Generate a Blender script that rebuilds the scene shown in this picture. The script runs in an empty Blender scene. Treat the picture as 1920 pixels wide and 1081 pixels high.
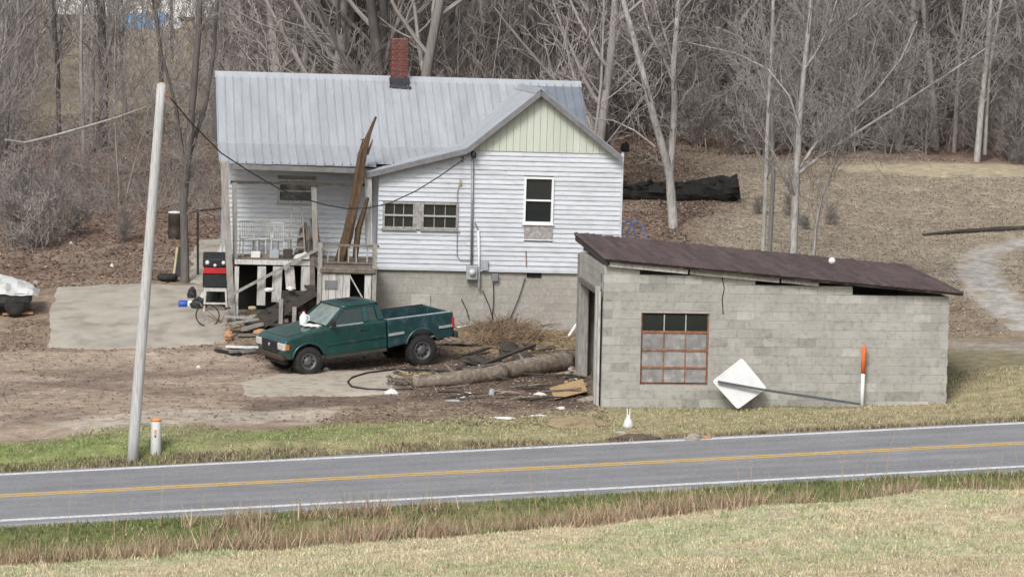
import bpy, math, random
import numpy as np
from mathutils import Vector, Matrix

R = math.radians
SC = bpy.context.scene
COL = SC.collection
rng = np.random.default_rng(7)
random.seed(7)

# ------------------------------------------------------------------ camera
CAM = Vector((0, -75, 8.8))
F = 6274.0                                   # focal length in photo pixels (1920 wide)
cam_rot = Matrix.Rotation(R(90 - 4.7), 3, 'X') @ Matrix.Rotation(R(1.2), 3, 'Z')
cd = bpy.data.cameras.new('camera')
cam = bpy.data.objects.new('camera', cd)
COL.objects.link(cam)
cam.matrix_world = Matrix.Translation(CAM) @ cam_rot.to_4x4()
cd.sensor_width = 36
cd.lens = F / 1920 * 36
cd.clip_start = 1
cd.clip_end = 3000
SC.camera = cam

# ------------------------------------------------------------------ sky, sun, exposure
SUN_EL, SUN_AZ = R(42), R(-160)              # azimuth from +Y, clockwise; behind the camera, to its left
w = bpy.data.worlds.new('World')
SC.world = w
w.use_nodes = True
nt = w.node_tree
bg = nt.nodes['Background']
sky = nt.nodes.new('ShaderNodeTexSky')
sky.sky_type = 'NISHITA'
sky.sun_disc = False
sky.sun_elevation = SUN_EL
sky.sun_rotation = SUN_AZ
sky.dust_density = 4.0
sky.air_density = 1.0
hs = nt.nodes.new('ShaderNodeHueSaturation')
hs.inputs['Saturation'].default_value = 0.32
nt.links.new(sky.outputs[0], hs.inputs['Color'])
nt.links.new(hs.outputs[0], bg.inputs['Color'])
bg.inputs['Strength'].default_value = 0.115
sl = bpy.data.lights.new('sun', 'SUN')
sl.energy = 1.5
sl.angle = R(16)
sl.color = (1.0, 0.98, 0.95)
so = bpy.data.objects.new('sun', sl)
COL.objects.link(so)
sdir = Vector((math.sin(SUN_AZ) * math.cos(SUN_EL), math.cos(SUN_AZ) * math.cos(SUN_EL), math.sin(SUN_EL)))
so.rotation_euler = sdir.to_track_quat('Z', 'Y').to_euler()
so.location = sdir * 60
vs = SC.view_settings
vs.view_transform = 'Standard'
vs.look = 'None'
vs.gamma = 1
vs.exposure = 0.42
vs.use_curve_mapping = False

# ------------------------------------------------------------------ pixel -> world helpers (photo pixels, known depth)
def ray(px, py):
    d = cam_rot @ Vector(((px - 960) / F, -(py - 540.5) / F, -1))
    return d

def P(px, py, y):
    d = ray(px, py)
    return CAM + d * ((y - CAM.y) / d.y)

# ------------------------------------------------------------------ terrain
FAR = [P(0, 888, -7.7), P(1920, 790.5, -3.5)]
NEAR = [P(0, 977, -13.8), P(1920, 866.5, -9.9)]
rdir = Vector((FAR[1].x - FAR[0].x, FAR[1].y - FAR[0].y)).normalized()
rnor = Vector((-rdir.y, rdir.x))             # away from camera
fo = np.array([FAR[0].x, FAR[0].y])
GR = ((FAR[1].z - FAR[0].z) + (NEAR[1].z - NEAR[0].z)) / 2 / (FAR[1].xy - FAR[0].xy).length
WID = abs((NEAR[0].xy - FAR[0].xy).dot(rnor))
zc_far = FAR[0].z
zc_near = NEAR[0].z + GR * (FAR[0].xy - NEAR[0].xy).dot(rdir)

def road_uv(x, y):
    dx, dy = x - fo[0], y - fo[1]
    return dx * rdir.x + dy * rdir.y, dx * rnor.x + dy * rnor.y   # u along, v (0 far line, -WID near line)

def road_z(u, v):
    t = -v / WID
    return zc_far + (zc_near - zc_far) * t + GR * np.clip(u, -45, 70) 

CP = [(1125, 765, 0), (1775, 752, 1.0), (1450, 765, .2), (248, 850, -6.5), (60, 800, -3.8), (300, 725, 3), (60, 690, 5.5),
      (95, 650, 9), (420, 650, 9), (110, 535, 16), (350, 535, 16), (575, 700, 5.5), (790, 681, 7), (437, 612, 10.4),
      (700, 612, 11.3), (1090, 612, 12.6), (960, 700, 4.5), (850, 760, -.5), (1900, 700, 3), (1850, 640, 9), (1850, 560, 16),
      (1850, 470, 25), (1920, 430, 30), (1620, 420, 29), (1600, 310, 43), (1910, 310, 45), (1300, 420, 25), (1300, 330, 37),
      (1600, 150, 78), (1600, 0, 112), (350, 430, 26), (100, 430, 26), (100, 330, 37), (200, 225, 58), (200, 55, 108),
      (640, 150, 70), (1000, 130, 75), (960, 1003, -17.6), (100, 1081, -20), (1800, 920, -15.5), (960, 1081, -23.5), (1900, 1081, -25), (1900, 990, -20)]
pts = [P(*c) for c in CP]
pts += [Vector(v) for v in [(0, -75, 6.9), (-30, -75, 6.7), (30, -75, 7.2), (0, -45, 2.0), (-25, -45, 1.6), (25, -45, 2.6), (0, -32, .55), (-20, -30, .1), (20, -32, 1.1),
        (-60, 30, 2.0), (60, 30, 4.2), (-60, 90, 7), (60, 90, 9), (-90, 200, 20), (0, 200, 22), (90, 200, 24), (0, 330, 36), (-150, 330, 34), (150, 330, 38),
        (-45, -10, -1.4), (45, 0, 1.9), (-150, 0, -1), (150, 0, 3), (-150, -80, 6), (150, -80, 8), (-150, 120, 10), (150, 120, 13)]]
for a, b in ((FAR[0], FAR[1]), (NEAR[0], NEAR[1])):
    for t in (0, .5, 1):
        pts.append(a.lerp(b, t))
A = np.array([[p.x, p.y, p.z] for p in pts])

def _U(r2):
    return np.where(r2 > 1e-9, r2 * np.log(np.maximum(r2, 1e-9)), 0.0)
n_ = len(A)
D2 = ((A[:, None, :2] - A[None, :, :2]) ** 2).sum(-1)
K = np.zeros((n_ + 3, n_ + 3))
K[:n_, :n_] = _U(D2) + np.eye(n_) * 0.8
K[:n_, n_] = 1
K[:n_, n_ + 1:] = A[:, :2]
K[n_:, :n_] = K[:n_, n_:].T
sol = np.linalg.solve(K, np.concatenate([A[:, 2], [0, 0, 0]]))

def sst(a, b, x):
    t = np.clip((x - a) / (b - a), 0, 1)
    return t * t * (3 - 2 * t)

def vnoise(x, y, s, seed=0):
    """smooth value noise in 0..1"""
    x = np.asarray(x) / s + 1000.3
    y = np.asarray(y) / s + 1000.7
    xi, yi = np.floor(x).astype(np.int64), np.floor(y).astype(np.int64)
    fx, fy = x - xi, y - yi
    fx, fy = fx * fx * (3 - 2 * fx), fy * fy * (3 - 2 * fy)
    def h(i, j):
        k = (i * 374761393 + j * 668265263 + seed * 974711) & 0xffffffff
        k = ((k ^ (k >> 13)) * 1274126177) & 0xffffffff
        return ((k ^ (k >> 16)) & 0xffff) / 65535.0
    return (h(xi, yi) * (1 - fx) + h(xi + 1, yi) * fx) * (1 - fy) + (h(xi, yi + 1) * (1 - fx) + h(xi + 1, yi + 1) * fx) * fy

def gz(x, y):
    x = np.atleast_1d(np.asarray(x, float))
    y = np.atleast_1d(np.asarray(y, float))
    out = np.zeros_like(x)
    for i in range(0, len(x), 40000):
        xs, ys = x[i:i + 40000], y[i:i + 40000]
        r2 = (xs[:, None] - A[None, :, 0]) ** 2 + (ys[:, None] - A[None, :, 1]) ** 2
        out[i:i + 40000] = _U(r2) @ sol[:n_] + sol[n_] + sol[n_ + 1] * xs + sol[n_ + 2] * ys
    u, v = road_uv(x, y)
    out = out - 0.62 * np.exp(-((v + WID + 2.9) / 1.05) ** 2)            # ditch on the near side
    out = out - 0.06 * np.exp(-((v - 0.75) / .35) ** 2)
    out = out + (vnoise(x, y, 1.6, 3) - .5) * .07 + (vnoise(x, y, .5, 4) - .5) * .035
    bank = np.clip(y - 17, 0, 10) / 10
    out = out + (vnoise(x, y, 5, 5) - .5) * .5 * bank
    d = np.maximum(v - .22, -v - WID - .4)
    k = sst(0.0, 1.3, d)
    return (road_z(u, v) - .03) * (1 - k) + out * k

def g1(x, y):
    return float(gz([x], [y])[0])

def G(px, py):
    """where the line of sight through a photo pixel meets the ground"""
    d = ray(px, py)
    ys = np.concatenate([np.arange(-28, 60, .1), np.arange(60, 200, 1.0)])
    t = (ys - CAM.y) / d.y
    X, Z = CAM.x + d.x * t, CAM.z + d.z * t
    g = gz(X, ys)
    i = int(np.argmax(Z <= g))
    return Vector((X[i], ys[i], g[i]))

# ------------------------------------------------------------------ materials
MATS = {}
def pmat(name, c1, c2=None, scale=6, rough=.8, bump=.0, bscale=None, metal=0, stretch=(1, 1, 1), lo=.35, hi=.7, c3=None, s3=30, k3=.5, spec=.3, rnd=0.0, world=False):
    m = bpy.data.materials.new(name)
    m.use_nodes = True
    t = m.node_tree
    b = t.nodes['Principled BSDF']
    b.inputs['Roughness'].default_value = rough
    b.inputs['Metallic'].default_value = metal
    b.inputs['Specular IOR Level'].default_value = spec
    tc = t.nodes.new('ShaderNodeTexCoord')
    mp = t.nodes.new('ShaderNodeMapping')
    mp.inputs['Scale'].default_value = stretch
    if world:
        t.links.new(t.nodes.new('ShaderNodeNewGeometry').outputs['Position'], mp.inputs['Vector'])
    else:
        t.links.new(tc.outputs['Object'], mp.inputs['Vector'])
    c2 = c2 or tuple(x * .75 for x in c1)
    n = t.nodes.new('ShaderNodeTexNoise')
    n.inputs['Scale'].default_value = scale
    n.inputs['Detail'].default_value = 6
    n.inputs['Roughness'].default_value = .65
    t.links.new(mp.outputs[0], n.inputs['Vector'])
    r = t.nodes.new('ShaderNodeValToRGB')
    r.color_ramp.elements[0].position = lo
    r.color_ramp.elements[0].color = (*c1, 1)
    r.color_ramp.elements[1].position = hi
    r.color_ramp.elements[1].color = (*c2, 1)
    t.links.new(n.outputs['Fac'], r.inputs[0])
    out = r.outputs[0]
    if c3:
        n3 = t.nodes.new('ShaderNodeTexNoise')
        n3.inputs['Scale'].default_value = s3
        n3.inputs['Detail'].default_value = 4
        t.links.new(mp.outputs[0], n3.inputs['Vector'])
        r3 = t.nodes.new('ShaderNodeValToRGB')
        r3.color_ramp.elements[0].position = .5
        r3.color_ramp.elements[0].color = (0, 0, 0, 1)
        r3.color_ramp.elements[1].position = .68
        r3.color_ramp.elements[1].color = (k3, k3, k3, 1)
        t.links.new(n3.outputs['Fac'], r3.inputs[0])
        mx = t.nodes.new('ShaderNodeMix')
        mx.data_type = 'RGBA'
        t.links.new(r3.outputs[0], mx.inputs['Factor'])
        t.links.new(out, mx.inputs['A'])
        mx.inputs['B'].default_value = (*c3, 1)
        out = mx.outputs['Result']
    if rnd:
        oi = t.nodes.new('ShaderNodeObjectInfo')
        mr = t.nodes.new('ShaderNodeMapRange')
        mr.inputs['To Min'].default_value = 1 - rnd
        mr.inputs['To Max'].default_value = 1 + rnd
        t.links.new(oi.outputs['Random'], mr.inputs['Value'])
        vm = t.nodes.new('ShaderNodeVectorMath')
        vm.operation = 'SCALE'
        t.links.new(out, vm.inputs[0])
        t.links.new(mr.outputs[0], vm.inputs['Scale'])
        out = vm.outputs[0]
    t.links.new(out, b.inputs['Base Color'])
    if bump:
        nb = t.nodes.new('ShaderNodeTexNoise')
        nb.inputs['Scale'].default_value = bscale or scale * 4
        nb.inputs['Detail'].default_value = 5
        t.links.new(mp.outputs[0], nb.inputs['Vector'])
        bp = t.nodes.new('ShaderNodeBump')
        bp.inputs['Strength'].default_value = bump
        bp.inputs['Distance'].default_value = .02
        t.links.new(nb.outputs['Fac'], bp.inputs['Height'])
        t.links.new(bp.outputs[0], b.inputs['Normal'])
    MATS[name] = m
    return m

def colmat(name, rough=.9, n1=(3.0, .45), n2=(26.0, .5), bump=.5):
    """base colour from the mesh's own colour attribute, varied by noise"""
    m = bpy.data.materials.new(name)
    m.use_nodes = True
    t = m.node_tree
    b = t.nodes['Principled BSDF']
    b.inputs['Roughness'].default_value = rough
    b.inputs['Specular IOR Level'].default_value = .15
    at = t.nodes.new('ShaderNodeAttribute')
    at.attribute_name = 'Col'
    tc = t.nodes.new('ShaderNodeTexCoord')
    fac = None
    for sc, amp in (n1, n2):
        n = t.nodes.new('ShaderNodeTexNoise')
        n.inputs['Scale'].default_value = sc
        n.inputs['Detail'].default_value = 6
        n.inputs['Roughness'].default_value = .7
        t.links.new(tc.outputs['Object'], n.inputs['Vector'])
        mr = t.nodes.new('ShaderNodeMapRange')
        mr.inputs['From Min'].default_value = .25
        mr.inputs['From Max'].default_value = .75
        mr.inputs['To Min'].default_value = 1 - amp
        mr.inputs['To Max'].default_value = 1 + amp
        t.links.new(n.outputs['Fac'], mr.inputs['Value'])
        if fac is None:
            fac = mr.outputs[0]
        else:
            mm = t.nodes.new('ShaderNodeMath')
            mm.operation = 'MULTIPLY'
            t.links.new(fac, mm.inputs[0])
            t.links.new(mr.outputs[0], mm.inputs[1])
            fac = mm.outputs[0]
        last = n
    vm = t.nodes.new('ShaderNodeVectorMath')
    vm.operation = 'SCALE'
    t.links.new(at.outputs['Color'], vm.inputs[0])
    t.links.new(fac, vm.inputs['Scale'])
    t.links.new(vm.outputs[0], b.inputs['Base Color'])
    if bump:
        bp = t.nodes.new('ShaderNodeBump')
        bp.inputs['Strength'].default_value = bump
        bp.inputs['Distance'].default_value = .03
        t.links.new(last.outputs['Fac'], bp.inputs['Height'])
        t.links.new(bp.outputs[0], b.inputs['Normal'])
    MATS[name] = m
    return m

def glassmat(name, col=(.04, .05, .05), rough=.06, alpha=.85):
    m = bpy.data.materials.new(name)
    m.use_nodes = True
    b = m.node_tree.nodes['Principled BSDF']
    b.inputs['Base Color'].default_value = (*col, 1)
    b.inputs['Roughness'].default_value = rough
    b.inputs['Specular IOR Level'].default_value = .6
    b.inputs['Alpha'].default_value = alpha
    MATS[name] = m
    return m

colmat('ground')
colmat('blade', n1=(1.5, .2), n2=(15, .1), bump=0)
colmat('leafy', n1=(2, .3), n2=(40, .3), bump=0)
pmat('asphalt', (.235, .235, .245), (.185, .185, .195), 1.2, .9, .35, 60, c3=(.31, .31, .31), s3=45, k3=.7)
pmat('line_white', (.74, .75, .76), (.56, .57, .58), 5, .8, c3=(.3, .3, .3), s3=12, k3=.7)
pmat('line_yellow', (.62, .42, .16), (.5, .36, .17), 5, .8, c3=(.27, .24, .19), s3=12, k3=.7)
pmat('concrete', (.41, .38, .325), (.3, .27, .225), .9, .9, .3, 30, c3=(.17, .145, .12), s3=1.3, k3=.5)
pmat('pale_slab', (.47, .42, .345), (.37, .32, .26), 1.2, .9, .4, 30, c3=(.2, .165, .13), s3=4, k3=.6)
pmat('block', (.395, .385, .355), (.305, .297, .275), 1.1, .95, .35, 45, c3=(.19, .185, .17), s3=9, k3=.4, rnd=.055, world=True)
pmat('block_pale', (.445, .435, .405), (.35, .342, .316), 2, .95, .35, 45, c3=(.24, .235, .22), s3=9, k3=.4, rnd=.1, world=True)
pmat('block_dark', (.345, .335, .308), (.26, .252, .232), 2, .95, .35, 45, c3=(.15, .145, .13), s3=9, k3=.5, rnd=.1, world=True)
pmat('mortar', (.42, .41, .385), (.31, .3, .28), 6, .95, .4, 50)
pmat('foundation', (.365, .35, .318), (.265, .25, .225), 1.1, .95, .7, 22, c3=(.42, .4, .36), s3=16, k3=.5)
pmat('siding', (.56, .59, .63), (.47, .495, .53), 1.6, .65, .2, 20, stretch=(.5, 1, 2.2), lo=.45, hi=.72, c3=(.3, .3, .305), s3=7, k3=.35, rnd=.04)
pmat('foundation_block', (.37, .355, .32), (.27, .255, .23), 1.1, .95, .6, 25, c3=(.44, .425, .39), s3=13, k3=.5, rnd=.05, world=True)
pmat('siding_back', (.5, .51, .52), (.4, .4, .41), 3, .8)
pmat('gable_board', (.54, .585, .505), (.49, .515, .45), 1.5, .7, .2, 20, stretch=(2, 1, .3), rnd=.04)
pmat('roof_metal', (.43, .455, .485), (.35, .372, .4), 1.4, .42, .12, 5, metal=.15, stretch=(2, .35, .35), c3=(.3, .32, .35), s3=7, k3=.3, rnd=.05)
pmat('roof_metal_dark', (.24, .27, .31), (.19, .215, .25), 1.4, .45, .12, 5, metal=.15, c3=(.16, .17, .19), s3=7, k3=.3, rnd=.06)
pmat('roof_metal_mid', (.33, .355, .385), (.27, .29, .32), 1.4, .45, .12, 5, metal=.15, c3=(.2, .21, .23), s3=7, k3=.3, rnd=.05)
pmat('rust_dark', (.085, .055, .04), (.04, .034, .03), 8, .85)
pmat('clay_dark', (.2, .1, .07), (.12, .07, .05), 8, .9)
pmat('dusty_pane', (.12, .125, .125), (.07, .075, .075), 3, .3, c3=(.4, .4, .39), s3=4, k3=.6)
pmat('steel_dark', (.15, .16, .175), (.1, .11, .12), 10, .5, metal=.4)
pmat('soil', (.13, .1, .078), (.085, .065, .05), 6, .95, .8, 20)
pmat('soil_tan', (.33, .265, .165), (.24, .18, .115), 6, .95, .8, 20)
pmat('trim_grey', (.2, .2, .21), (.14, .135, .14), 5, .8, .3, 30)
pmat('weathered', (.37, .355, .33), (.22, .205, .185), 4, .9, .5, 25, stretch=(3, 3, .5), c3=(.12, .11, .1), s3=10, k3=.5)
pmat('weathered_pale', (.56, .56, .54), (.4, .39, .37), 4, .9, .4, 25, stretch=(3, 3, .5), c3=(.2, .18, .16), s3=8, k3=.5, rnd=.08)
pmat('old_wood', (.19, .165, .14), (.1, .085, .07), 5, .9, .6, 25, c3=(.27, .245, .21), s3=12, k3=.5)
pmat('split_wood', (.105, .066, .04), (.048, .033, .024), 5, .9, .6, 20, stretch=(4, 4, .6), c3=(.24, .15, .075), s3=6, k3=.3)
pmat('dark_wood', (.075, .065, .058), (.04, .035, .03), 6, .95, .6, 20)
pmat('plywood', (.5, .34, .18), (.42, .28, .15), 6, .85, .2, 30, c3=(.3, .2, .12), s3=5, k3=.4)
pmat('yellow_wood', (.47, .41, .25), (.36, .3, .19), 6, .9, .4, 30)
pmat('window_white', (.8, .81, .83), (.72, .73, .75), 6, .5)
pmat('window_old', (.36, .345, .33), (.2, .185, .17), 10, .9, .4, 40, c3=(.55, .54, .52), s3=14, k3=.6)
pmat('muntin', (.44, .43, .4), (.33, .32, .3), 10, .8)
glassmat('pane', (.022, .027, .026), .08, .93)
glassmat('car_glass', (.05, .075, .07), .05, .72)
pmat('windscreen', (.25, .3, .28), (.12, .16, .15), 2.5, .1, spec=.6, c3=(.1, .13, .12), s3=4, k3=.6)  # pale mottled colour stands for the hazy reflection on the glass
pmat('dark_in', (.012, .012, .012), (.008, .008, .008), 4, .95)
pmat('brick', (.185, .062, .05), (.105, .042, .036), 14, .9, .5, 40, c3=(.09, .05, .045), s3=9, k3=.7)
pmat('brick_mortar', (.2, .15, .13), None, 14, .95)
pmat('tar', (.03, .03, .04), (.05, .05, .06), 8, .6)
pmat('shingle', (.108, .075, .074), (.066, .048, .047), 3, .95, .7, 40, c3=(.155, .118, .114), s3=18, k3=.5, rnd=.22)
pmat('rust', (.3, .12, .06), (.17, .08, .05), 14, .85, .3, 40, c3=(.34, .26, .2), s3=12, k3=.5)
pmat('milky_pane', (.29, .285, .285), (.17, .165, .165), 4, .5, .1, 10, c3=(.42, .41, .41), s3=6, k3=.6, rnd=.12)
pmat('pole_wood', (.56, .56, .555), (.42, .415, .405), 5, .9, .6, 20, stretch=(6, 6, .25), c3=(.2, .19, .18), s3=12, k3=.55)
pmat('white_plastic', (.76, .78, .78), (.66, .68, .68), 6, .5)
pmat('orange', (.75, .17, .05), (.62, .14, .05), 6, .5, c3=(.6, .35, .25), s3=20, k3=.3)
pmat('orange_cap', (.8, .33, .12), (.7, .28, .12), 6, .5)
pmat('sign_back', (.68, .69, .69), (.6, .61, .61), 2, .45, metal=.1, c3=(.5, .5, .5), s3=3, k3=.3)
pmat('steel', (.3, .32, .34), (.2, .21, .22), 10, .5, metal=.5)
pmat('grey_box', (.36, .39, .41), (.28, .3, .32), 8, .5)
pmat('black', (.018, .018, .02), (.03, .03, .032), 8, .6)
pmat('rubber', (.02, .02, .021), (.035, .033, .032), 7, .85, .3, 40, c3=(.07, .06, .05), s3=6, k3=.3)
pmat('rim', (.16, .16, .17), (.09, .09, .095), 9, .5, metal=.4)
pmat('truck_green', (.012, .06, .055), (.014, .045, .042), 3, .25, spec=.6, c3=(.05, .085, .08), s3=5, k3=.4)
pmat('truck_bed', (.018, .058, .062), (.015, .042, .046), 3, .3, spec=.6, c3=(.13, .17, .2), s3=5, k3=.3)
pmat('truck_dirty', (.035, .05, .045), (.05, .042, .034), 6, .75, c3=(.1, .08, .06), s3=6, k3=.5)
pmat('chrome_trim', (.5, .53, .55), (.35, .37, .39), 8, .35, metal=.3)
pmat('lamp_glass', (.6, .62, .6), (.4, .42, .4), 20, .1, spec=.7)
pmat('amber', (.5, .2, .04), None, 20, .2)
pmat('red', (.5, .03, .035), (.35, .025, .03), 6, .4)
pmat('blue', (.03, .09, .42), (.03, .07, .3), 6, .4)
pmat('hose_blue', (.13, .26, .62), (.1, .2, .5), 6, .4)
pmat('tarp_blue', (.12, .32, .56), (.07, .2, .42), 1.5, .5, c3=(.35, .52, .66), s3=3, k3=.5)
pmat('tarp_white', (.6, .61, .6), (.42, .43, .42), 2.5, .5, .3, 8, c3=(.2, .2, .2), s3=3, k3=.5)
pmat('paper', (.7, .68, .65), (.58, .55, .52), 8, .8)
pmat('scrap_white', (.72, .72, .72), (.5, .5, .5), 8, .6)
pmat('barrel', (.045, .033, .028), (.025, .02, .018), 5, .7, c3=(.11, .06, .04), s3=8, k3=.5)
pmat('chair_paint', (.56, .56, .53), (.4, .4, .38), 10, .6, c3=(.22, .17, .13), s3=9, k3=.5)
pmat('log_bark', (.25, .21, .17), (.11, .09, .072), 6, .95, 1.0, 22, c3=(.36, .31, .25), s3=8, k3=.7)
pmat('char', (.012, .012, .012), (.03, .028, .026), 5, .98, .9, 12)
pmat('stone', (.36, .32, .28), (.24, .21, .18), 5, .95, .5, 20)
pmat('clay', (.45, .25, .14), (.34, .19, .12), 6, .9)
pmat('bark_pale', (.4, .385, .365), (.25, .235, .225), 4, .95, .5, 12, stretch=(2, 2, .5), c3=(.13, .12, .11), s3=8, k3=.4)
pmat('bark_grey', (.28, .262, .25), (.18, .163, .153), 4, .95, .5, 12, stretch=(2, 2, .5), rnd=.3)
pmat('bark_dark', (.12, .108, .102), (.07, .062, .058), 4, .95, .5, 12, stretch=(2, 2, .5), rnd=.2)
pmat('twig', (.26, .235, .22), (.185, .164, .153), 2, .95, rnd=.3)  # tone raised to stand in for thin haze in the woods
pmat('twig_pale', (.315, .295, .284), (.23, .213, .205), 2, .95, rnd=.2)  # paler twigs, also lightened in place of haze
pmat('needle', (.05, .075, .035), (.085, .1, .05), 2, .9)
pmat('far_white', (.78, .78, .76), (.66, .66, .65), 1, .7)
pmat('far_dark', (.06, .055, .06), (.04, .036, .04), 1, .8)

# ------------------------------------------------------------------ mesh helpers
def link(o, parent=None):
    COL.objects.link(o)
    if parent is not None:
        o.parent = parent
    return o

class MB:
    """collects geometry; build() links it as one mesh object"""
    def __init__(s):
        s.V, s.Q, s.T, s.N, s.n, s.C = [], [], [], [], 0, []
    def add(s, v, q=None, t=None, ng=None, col=None):
        v = np.asarray(v, float).reshape(-1, 3)
        if q is not None:
            s.Q.append(np.asarray(q, int).reshape(-1, 4) + s.n)
        if t is not None:
            s.T.append(np.asarray(t, int).reshape(-1, 3) + s.n)
        if ng is not None:
            for f in ng:
                s.N.append([i + s.n for i in f])
        s.V.append(v)
        if col is not None:
            s.C.append(np.asarray(col, float).reshape(-1, 3))
        s.n += len(v)
        return s
    def box(s, x0, x1, y0, y1, z0, z1, M=None):
        v = np.array([[x, y, z] for z in (z0, z1) for y in (y0, y1) for x in (x0, x1)], float)
        if M is not None:
            v = np.array([tuple(M @ Vector(p)) for p in v])
        return s.add(v, q=[(0, 2, 3, 1), (4, 5, 7, 6), (0, 1, 5, 4), (2, 6, 7, 3), (0, 4, 6, 2), (1, 3, 7, 5)])
    def beam(s, a, b, w, h=None, up=(0, 0, 1)):
        """rectangular bar from a to b, w wide, h tall"""
        a, b = Vector(a), Vector(b)
        h = h or w
        d = (b - a).normalized()
        u = Vector(up)
        if abs(d.dot(u)) > .97:
            u = Vector((0, 1, 0))
        sx = d.cross(u).normalized() * w / 2
        sy = sx.cross(d).normalized() * h / 2
        v = [tuple(p + i * sx + j * sy) for p in (a, b) for i, j in ((-1, -1), (1, -1), (1, 1), (-1, 1))]
        return s.add(v, q=[(3, 2, 1, 0), (4, 5, 6, 7), (0, 1, 5, 4), (1, 2, 6, 5), (2, 3, 7, 6), (3, 0, 4, 7)])
    def tube(s, p, r, k=6, cap=True, jit=0):
        p = np.asarray([tuple(q) for q in p], float)
        n = len(p)
        r = np.broadcast_to(np.asarray(r, float), (n,))
        d = np.gradient(p, axis=0)
        d /= np.maximum(np.linalg.norm(d, axis=1, keepdims=True), 1e-9)
        m = d.mean(0)
        ref = np.array([0, 0, 1.0]) if abs(m[2]) < .75 * np.linalg.norm(m) + 1e-9 else np.array([1.0, 0, 0])
        a = np.cross(d, ref)
        a /= np.maximum(np.linalg.norm(a, axis=1, keepdims=True), 1e-9)
        b = np.cross(d, a)
        th = np.arange(k) * 2 * math.pi / k
        rr = r[:, None] * np.ones(k)
        if jit:
            rr = rr * (1 + jit * (rng.random((n, k)) - .5))
        v = p[:, None] + rr[..., None] * (np.cos(th)[None, :, None] * a[:, None] + np.sin(th)[None, :, None] * b[:, None])
        i = np.arange(n - 1)[:, None] * k
        j = np.arange(k)[None]
        j2 = (j + 1) % k
        q = np.stack([i + j, i + j2, i + k + j2, i + k + j], -1).reshape(-1, 4)
        ng = [list(range(k))[::-1], list(range((n - 1) * k, n * k))] if cap else None
        # orientation: a x b = direction check
        if np.dot(np.cross(a[0], b[0]), d[0]) < 0:
            q = q[:, ::-1]
            if ng:
                ng = [f[::-1] for f in ng]
        return s.add(v.reshape(-1, 3), q=q, ng=ng)
    def lathe(s, prof, k=16, M=None, cap=True):
        """prof: (r,z) list, revolved round z"""
        v = []
        for r, z in prof:
            for i in range(k):
                t = 2 * math.pi * i / k
                p = Vector((r * math.cos(t), r * math.sin(t), z))
                v.append(tuple(M @ p) if M is not None else tuple(p))
        q = []
        for a in range(len(prof) - 1):
            for i in range(k):
                q.append((a * k + i, a * k + (i + 1) % k, (a + 1) * k + (i + 1) % k, (a + 1) * k + i))
        return s.add(v, q=q, ng=[list(range(k))[::-1], list(range((len(prof) - 1) * k, len(prof) * k))] if cap else None)
    def prism(s, poly, off):
        """polygon (3D points) extruded by vector off"""
        n = len(poly)
        v = [tuple(p) for p in poly] + [tuple(Vector(p) + Vector(off)) for p in poly]
        return s.add(v, q=[(i, (i + 1) % n, n + (i + 1) % n, n + i) for i in range(n)], ng=[list(range(n))[::-1], list(range(n, 2 * n))])
    def build(s, name, mat, parent=None, smooth=False, bevel=0, seg=1):
        me = bpy.data.meshes.new(name)
        V = np.concatenate(s.V) if s.V else np.zeros((0, 3))
        loops, tot = [], []
        if s.Q:
            q = np.concatenate(s.Q)
            loops.append(q.ravel()); tot.append(np.full(len(q), 4))
        if s.T:
            t = np.concatenate(s.T)
            loops.append(t.ravel()); tot.append(np.full(len(t), 3))
        if s.N:
            loops.append(np.array([i for f in s.N for i in f])); tot.append(np.array([len(f) for f in s.N]))
        loops = np.concatenate(loops).astype(np.int32)
        tot = np.concatenate(tot).astype(np.int32)
        me.vertices.add(len(V)); me.vertices.foreach_set('co', V.ravel())
        me.loops.add(len(loops)); me.loops.foreach_set('vertex_index', loops)
        me.polygons.add(len(tot))
        me.polygons.foreach_set('loop_start', np.concatenate([[0], np.cumsum(tot)[:-1]]).astype(np.int32))
        me.polygons.foreach_set('loop_total', tot)
        me.polygons.foreach_set('use_smooth', np.full(len(tot), bool(smooth)))
        me.update(calc_edges=True)
        me.validate()
        if s.C:
            c = np.concatenate(s.C)
            at = me.color_attributes.new('Col', 'FLOAT_COLOR', 'POINT')
            at.data.foreach_set('color', np.concatenate([c, np.ones((len(c), 1))], 1).ravel().astype(np.float32))
        me.materials.append(MATS[mat])
        o = bpy.data.objects.new(name, me)
        link(o, parent)
        if bevel:
            b = o.modifiers.new('bevel', 'BEVEL')
            b.width = bevel; b.segments = seg; b.limit_method = 'ANGLE'; b.angle_limit = R(35)
        return o

def tag(o, label, cat, group=None):
    o['label'] = label
    o['category'] = cat
    if group:
        o['group'] = group
    return o

def struct(o):
    o['kind'] = 'structure'
    return o

def stuff(o, label=None, cat=None):
    o['kind'] = 'stuff'
    if label:
        tag(o, label, cat)
    return o

def thing(name, label, cat, loc=(0, 0, 0), rotz=0, group=None):
    o = bpy.data.objects.new(name, None)
    o.empty_display_size = .2
    link(o)
    o.location = loc
    o.rotation_euler = (0, 0, rotz)
    return tag(o, label, cat, group)

def copy_tree(o, parent=None):
    c = o.copy()
    COL.objects.link(c)
    c.parent = parent
    for ch in [x for x in o.children]:
        copy_tree(ch, c)
    return c

def inpoly(x, y, poly):
    x, y = np.asarray(x), np.asarray(y)
    r = np.zeros(x.shape, bool)
    n = len(poly)
    for i in range(n):
        x1, y1 = poly[i]
        x2, y2 = poly[(i + 1) % n]
        c = ((y1 > y) != (y2 > y)) & (x < (x2 - x1) * (y - y1) / (y2 - y1 + 1e-12) + x1)
        r ^= c
    return r

def gpoly(pix):
    return [tuple(G(a, b).xy) for a, b in pix]

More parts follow.
